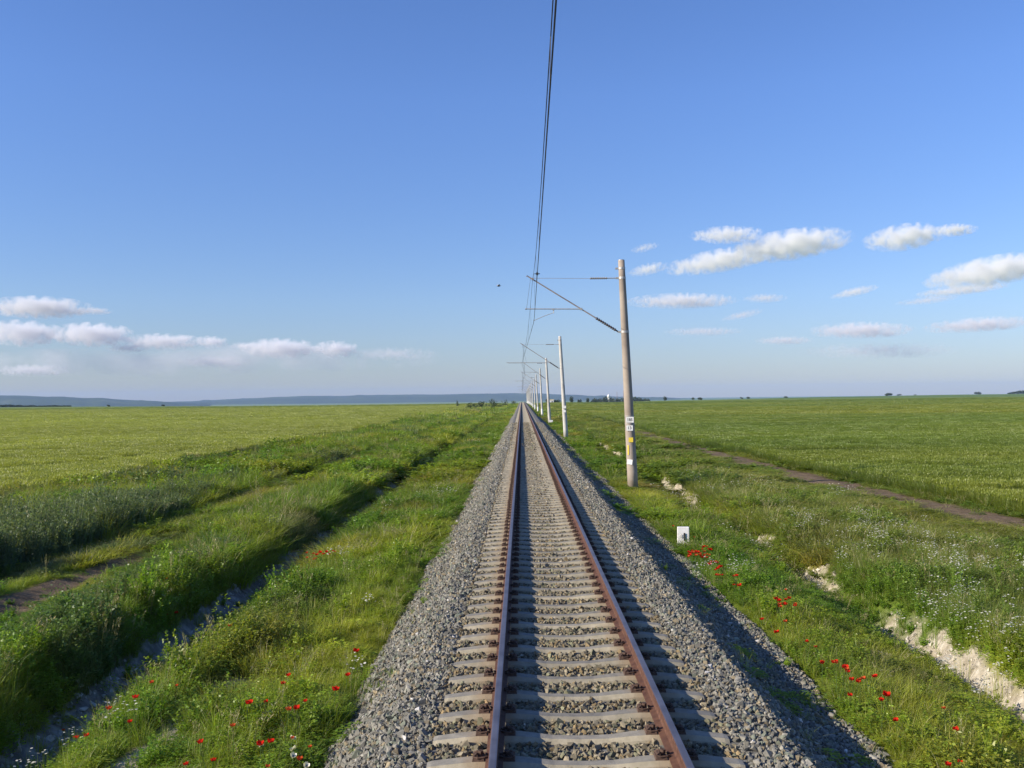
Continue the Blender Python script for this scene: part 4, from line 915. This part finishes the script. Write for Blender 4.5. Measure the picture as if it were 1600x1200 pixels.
for px,yt,l in [(964,612.5,'left one of two thin masts right of the white tank'),(974,610.5,'right and taller one of two thin masts right of the white tank')]:
    p=at_y(px,yt,1320); zb=float(terr(p.x,p.y)); H=p.z-zb; e=empty('radio_mast',(p.x,p.y,zb)); tag(e,l,'mast','thin masts beside the white tank')
    mb=MB()
    for a in range(3): an=a*2.094; mb.tube([(math.cos(an)*.7,math.sin(an)*.7,0),(math.cos(an)*.3,math.sin(an)*.3,H)],.10,5)
    for i in range(12):
        h0,h1=H*i/12,H*(i+1)/12; r0,r1=.7-.4*i/12,.7-.4*(i+1)/12
        for a in range(3): an,a2=a*2.094,(a+1)*2.094; mb.tube([(math.cos(an)*r0,math.sin(an)*r0,h0),(math.cos(a2)*r1,math.sin(a2)*r1,h1)],.05,4)
    mb.build('lattice',M_ch,e); MB().tube([(0,0,H-.2),(0,0,H+1.2)],.08,5).build('antenna',M_ch,e)
# small pale shed behind third mast
p=at_y(862,624.2,560); zb=float(terr(p.x,p.y)); e=empty('trackside_hut',(p.x,p.y,zb)); tag(e,'tiny pale hut just right of the third mast on the horizon','hut'); H=max(p.z-zb,1.2)
MB().box((0,0,H*.4),(2.2,2.0,H*.8)).build('wall',M_wp,e); MB().add([(-1.25,-1.1,H*.8),(1.25,-1.1,H*.8),(1.25,1.1,H*.8),(-1.25,1.1,H*.8),(-1.25,0,H),(1.25,0,H)],[(0,1,5,4),(2,3,4,5),(0,4,3),(1,2,5),(3,2,1,0)]).build('roof',rough_mat('pale_roof',(.5,.42,.22),(.6,.5,.3)),e); MB().box((.2,-1.02,H*.3),(.6,.05,H*.6)).build('door',M_black,e)

# ================================================================== CLOUDS
def cloud_mat(dens,scale,seed,thr,soft):
    m,n,out=mat('cloud'); tc=N(n,'ShaderNodeTexCoord')
    mp=N(n,'ShaderNodeMapping'); mp.inputs['Location'].default_value=(seed*3.7,seed*1.9,seed*.7); n.links.new(tc.outputs['Object'],mp.inputs[0])
    t=N(n,'ShaderNodeTexNoise'); t.inputs['Scale'].default_value=scale; t.inputs['Detail'].default_value=7; t.inputs['Roughness'].default_value=.58; t.inputs['Distortion'].default_value=.25; n.links.new(mp.outputs[0],t.inputs['Vector'])
    # normalised radius in the unit sphere's own space, flatter below
    a=N(n,'ShaderNodeAttribute'); 
    ge=N(n,'ShaderNodeTexCoord'); s=N(n,'ShaderNodeVectorMath',operation='MULTIPLY_ADD'); s.inputs[1].default_value=(2,2,2); s.inputs[2].default_value=(-1,-1,-1); n.links.new(ge.outputs['Generated'],s.inputs[0])
    ln=N(n,'ShaderNodeVectorMath',operation='LENGTH'); n.links.new(s.outputs[0],ln.inputs[0])
    f=N(n,'ShaderNodeMath',operation='SUBTRACT'); f.inputs[0].default_value=1.0; n.links.new(ln.outputs['Value'],f.inputs[1])
    q=N(n,'ShaderNodeMath',operation='MULTIPLY_ADD'); n.links.new(t.outputs['Fac'],q.inputs[0]); q.inputs[1].default_value=4.2; n.links.new(f.outputs[0],q.inputs[2])
    w=N(n,'ShaderNodeMapRange'); w.inputs['From Min'].default_value=thr; w.inputs['From Max'].default_value=thr+soft; n.links.new(q.outputs[0],w.inputs['Value'])
    e=N(n,'ShaderNodeMath',operation='MULTIPLY'); e.inputs[1].default_value=dens; n.links.new(w.outputs[0],e.inputs[0])
    ed=N(n,'ShaderNodeMapRange'); ed.inputs['From Min'].default_value=0; ed.inputs['From Max'].default_value=.12; n.links.new(f.outputs[0],ed.inputs['Value'])
    e2=N(n,'ShaderNodeMath',operation='MULTIPLY'); n.links.new(e.outputs[0],e2.inputs[0]); n.links.new(ed.outputs[0],e2.inputs[1])
    v=N(n,'ShaderNodeVolumePrincipled'); v.inputs['Color'].default_value=(1,1,1,1); v.inputs['Anisotropy'].default_value=.0; n.links.new(e2.outputs[0],v.inputs['Density']); n.links.new(v.outputs[0],out.inputs['Volume'])
    return m
def cloud(px,py,w,h,dens,label,group=None,k=1.25,ry=0,seed=[0],scale=None):
    seed[0]+=1; el=math.atan((621-py)/F); D=min(19000,max(8500,1300/math.tan(el)))
    c=at_y(px,py,D); W_,H_=w*D/F*k,h*D/F*k
    bm=bmesh.new(); bmesh.ops.create_icosphere(bm,subdivisions=3,radius=1)
    dep=min(W_,H_*3.5)
    for v in bm.verts: v.co=Vector((v.co.x*W_/2,v.co.y*dep/2,v.co.z*H_/2*(1 if v.co.z>0 else .75)))
    me=bpy.data.meshes.new('cloud'); bm.to_mesh(me); bm.free()
    me.materials.append(cloud_mat(dens*4.2/H_,(scale or 6.5)/H_*.55,seed[0],2.34,1.0)); o=bpy.data.objects.new('cloud',me); COL.objects.link(o); o.location=c; o.rotation_euler=(0,ry,0); tag(o,label,'cloud',group)
CL=[(60,483,140,34,1,'white puffy cloud, highest one at the left edge',0),(148,487,46,12,.35,'thin scrap of cloud just right of the highest left cloud',0),
(36,524,104,42,1.2,'bright puffy cloud at the left edge, start of the low cloud row',0),(145,526,112,38,1.2,'broad bright cloud, second in the low cloud row on the left',0),
(252,536,104,26,.7,'soft pinkish cloud, third in the low cloud row on the left',0),(329,536,50,20,.7,'small bright puff in the middle of the low left cloud row',0),
(437,547,104,32,1.,'bright elongated cloud near the right end of the low left row',0),(524,548,66,28,.9,'last round puff at the right end of the low left row',0),
(50,580,110,20,.4,'faint pink low cloud near the hills at the left edge',0),(335,566,100,20,.3,'faint low cloud band under the left row',0),(610,555,130,22,.16,'very faint cloud haze right of the left row',0),
(1136,369,100,24,.7,'small flat cloud above the long slanting cloud',0),(1125,410,150,34,.9,'lower left half of the long slanting cloud right of the mast',-.14),(1235,386,160,44,1.2,'upper right half of the long slanting cloud, bright and puffy',-.10),
(1412,374,104,40,1.1,'isolated bright white cloud in the upper right',-.08),(1490,361,60,18,.7,'small flat cloud right of the isolated upper right cloud',0),
(1550,427,170,46,1.2,'large bright cloud cut by the right edge',-.14),(1505,454,130,16,.5,'thin flat cloud under the large right edge cloud',-.1),
(1065,472,150,24,.6,'pale flat cloud right of the nearest mast',0),(1013,422,56,18,.4,'small wisp between the nearest mast and the slanting cloud',-.2),
(1335,457,66,14,.35,'short wisp left of the large right edge cloud',-.2),(1195,467,60,14,.25,'faint wisp in the middle of the right sky',0),
(1345,518,140,26,.6,'low pale cloud in the right sky above the plain',0),(1530,509,150,24,.55,'low pale cloud near the right edge',-.05),
(1225,533,80,14,.3,'faint low wisp left of the low pale cloud',0),(1100,519,110,14,.22,'faint low streak right of the nearest mast',0),(1375,550,220,26,.15,'very faint wide cloud veil low in the right sky',0)]
CL+=[(200,545,60,14,.35,'small scrap of cloud joining the broad cloud to the pinkish one on the left',0),(290,530,36,12,.35,'little puff between the pinkish cloud and the small bright puff',0),(385,541,50,12,.3,'thin bridge of cloud between small bright puff and elongated cloud',0),(485,545,40,10,.25,'wisp between the elongated cloud and the last round puff',0),(1008,388,40,12,.2,'hardly visible wisp above and right of the mast top',-.2),(1160,493,60,12,.2,'hardly visible streak below the faint wisp of the right sky',-.2),(1450,470,90,12,.2,'hardly visible streak under the thin flat cloud at right',-.1)]
for px,py,w,h,dn,lab,ry_ in CL: cloud(px,py,w,h,dn,lab,ry=ry_)
# dull layer below the left row
cloud(280,568,820,54,.14,'dull blue-grey cloud layer under the low left cloud row',k=1.1,scale=1.5)

# ================================================================== HAZE
mb=MB().box((0,5500,40),(26000,11600,150)); mz,n,out=mat('haze'); v=N(n,'ShaderNodeVolumePrincipled'); v.inputs['Color'].default_value=(.45,.62,1.0,1); v.inputs['Density'].default_value=7e-5; v.inputs['Anisotropy'].default_value=.0; n.links.new(v.outputs[0],out.inputs['Volume'])
hz=mb.build('haze',mz); tag(hz,kind='stuff')
print('plants',nveg)
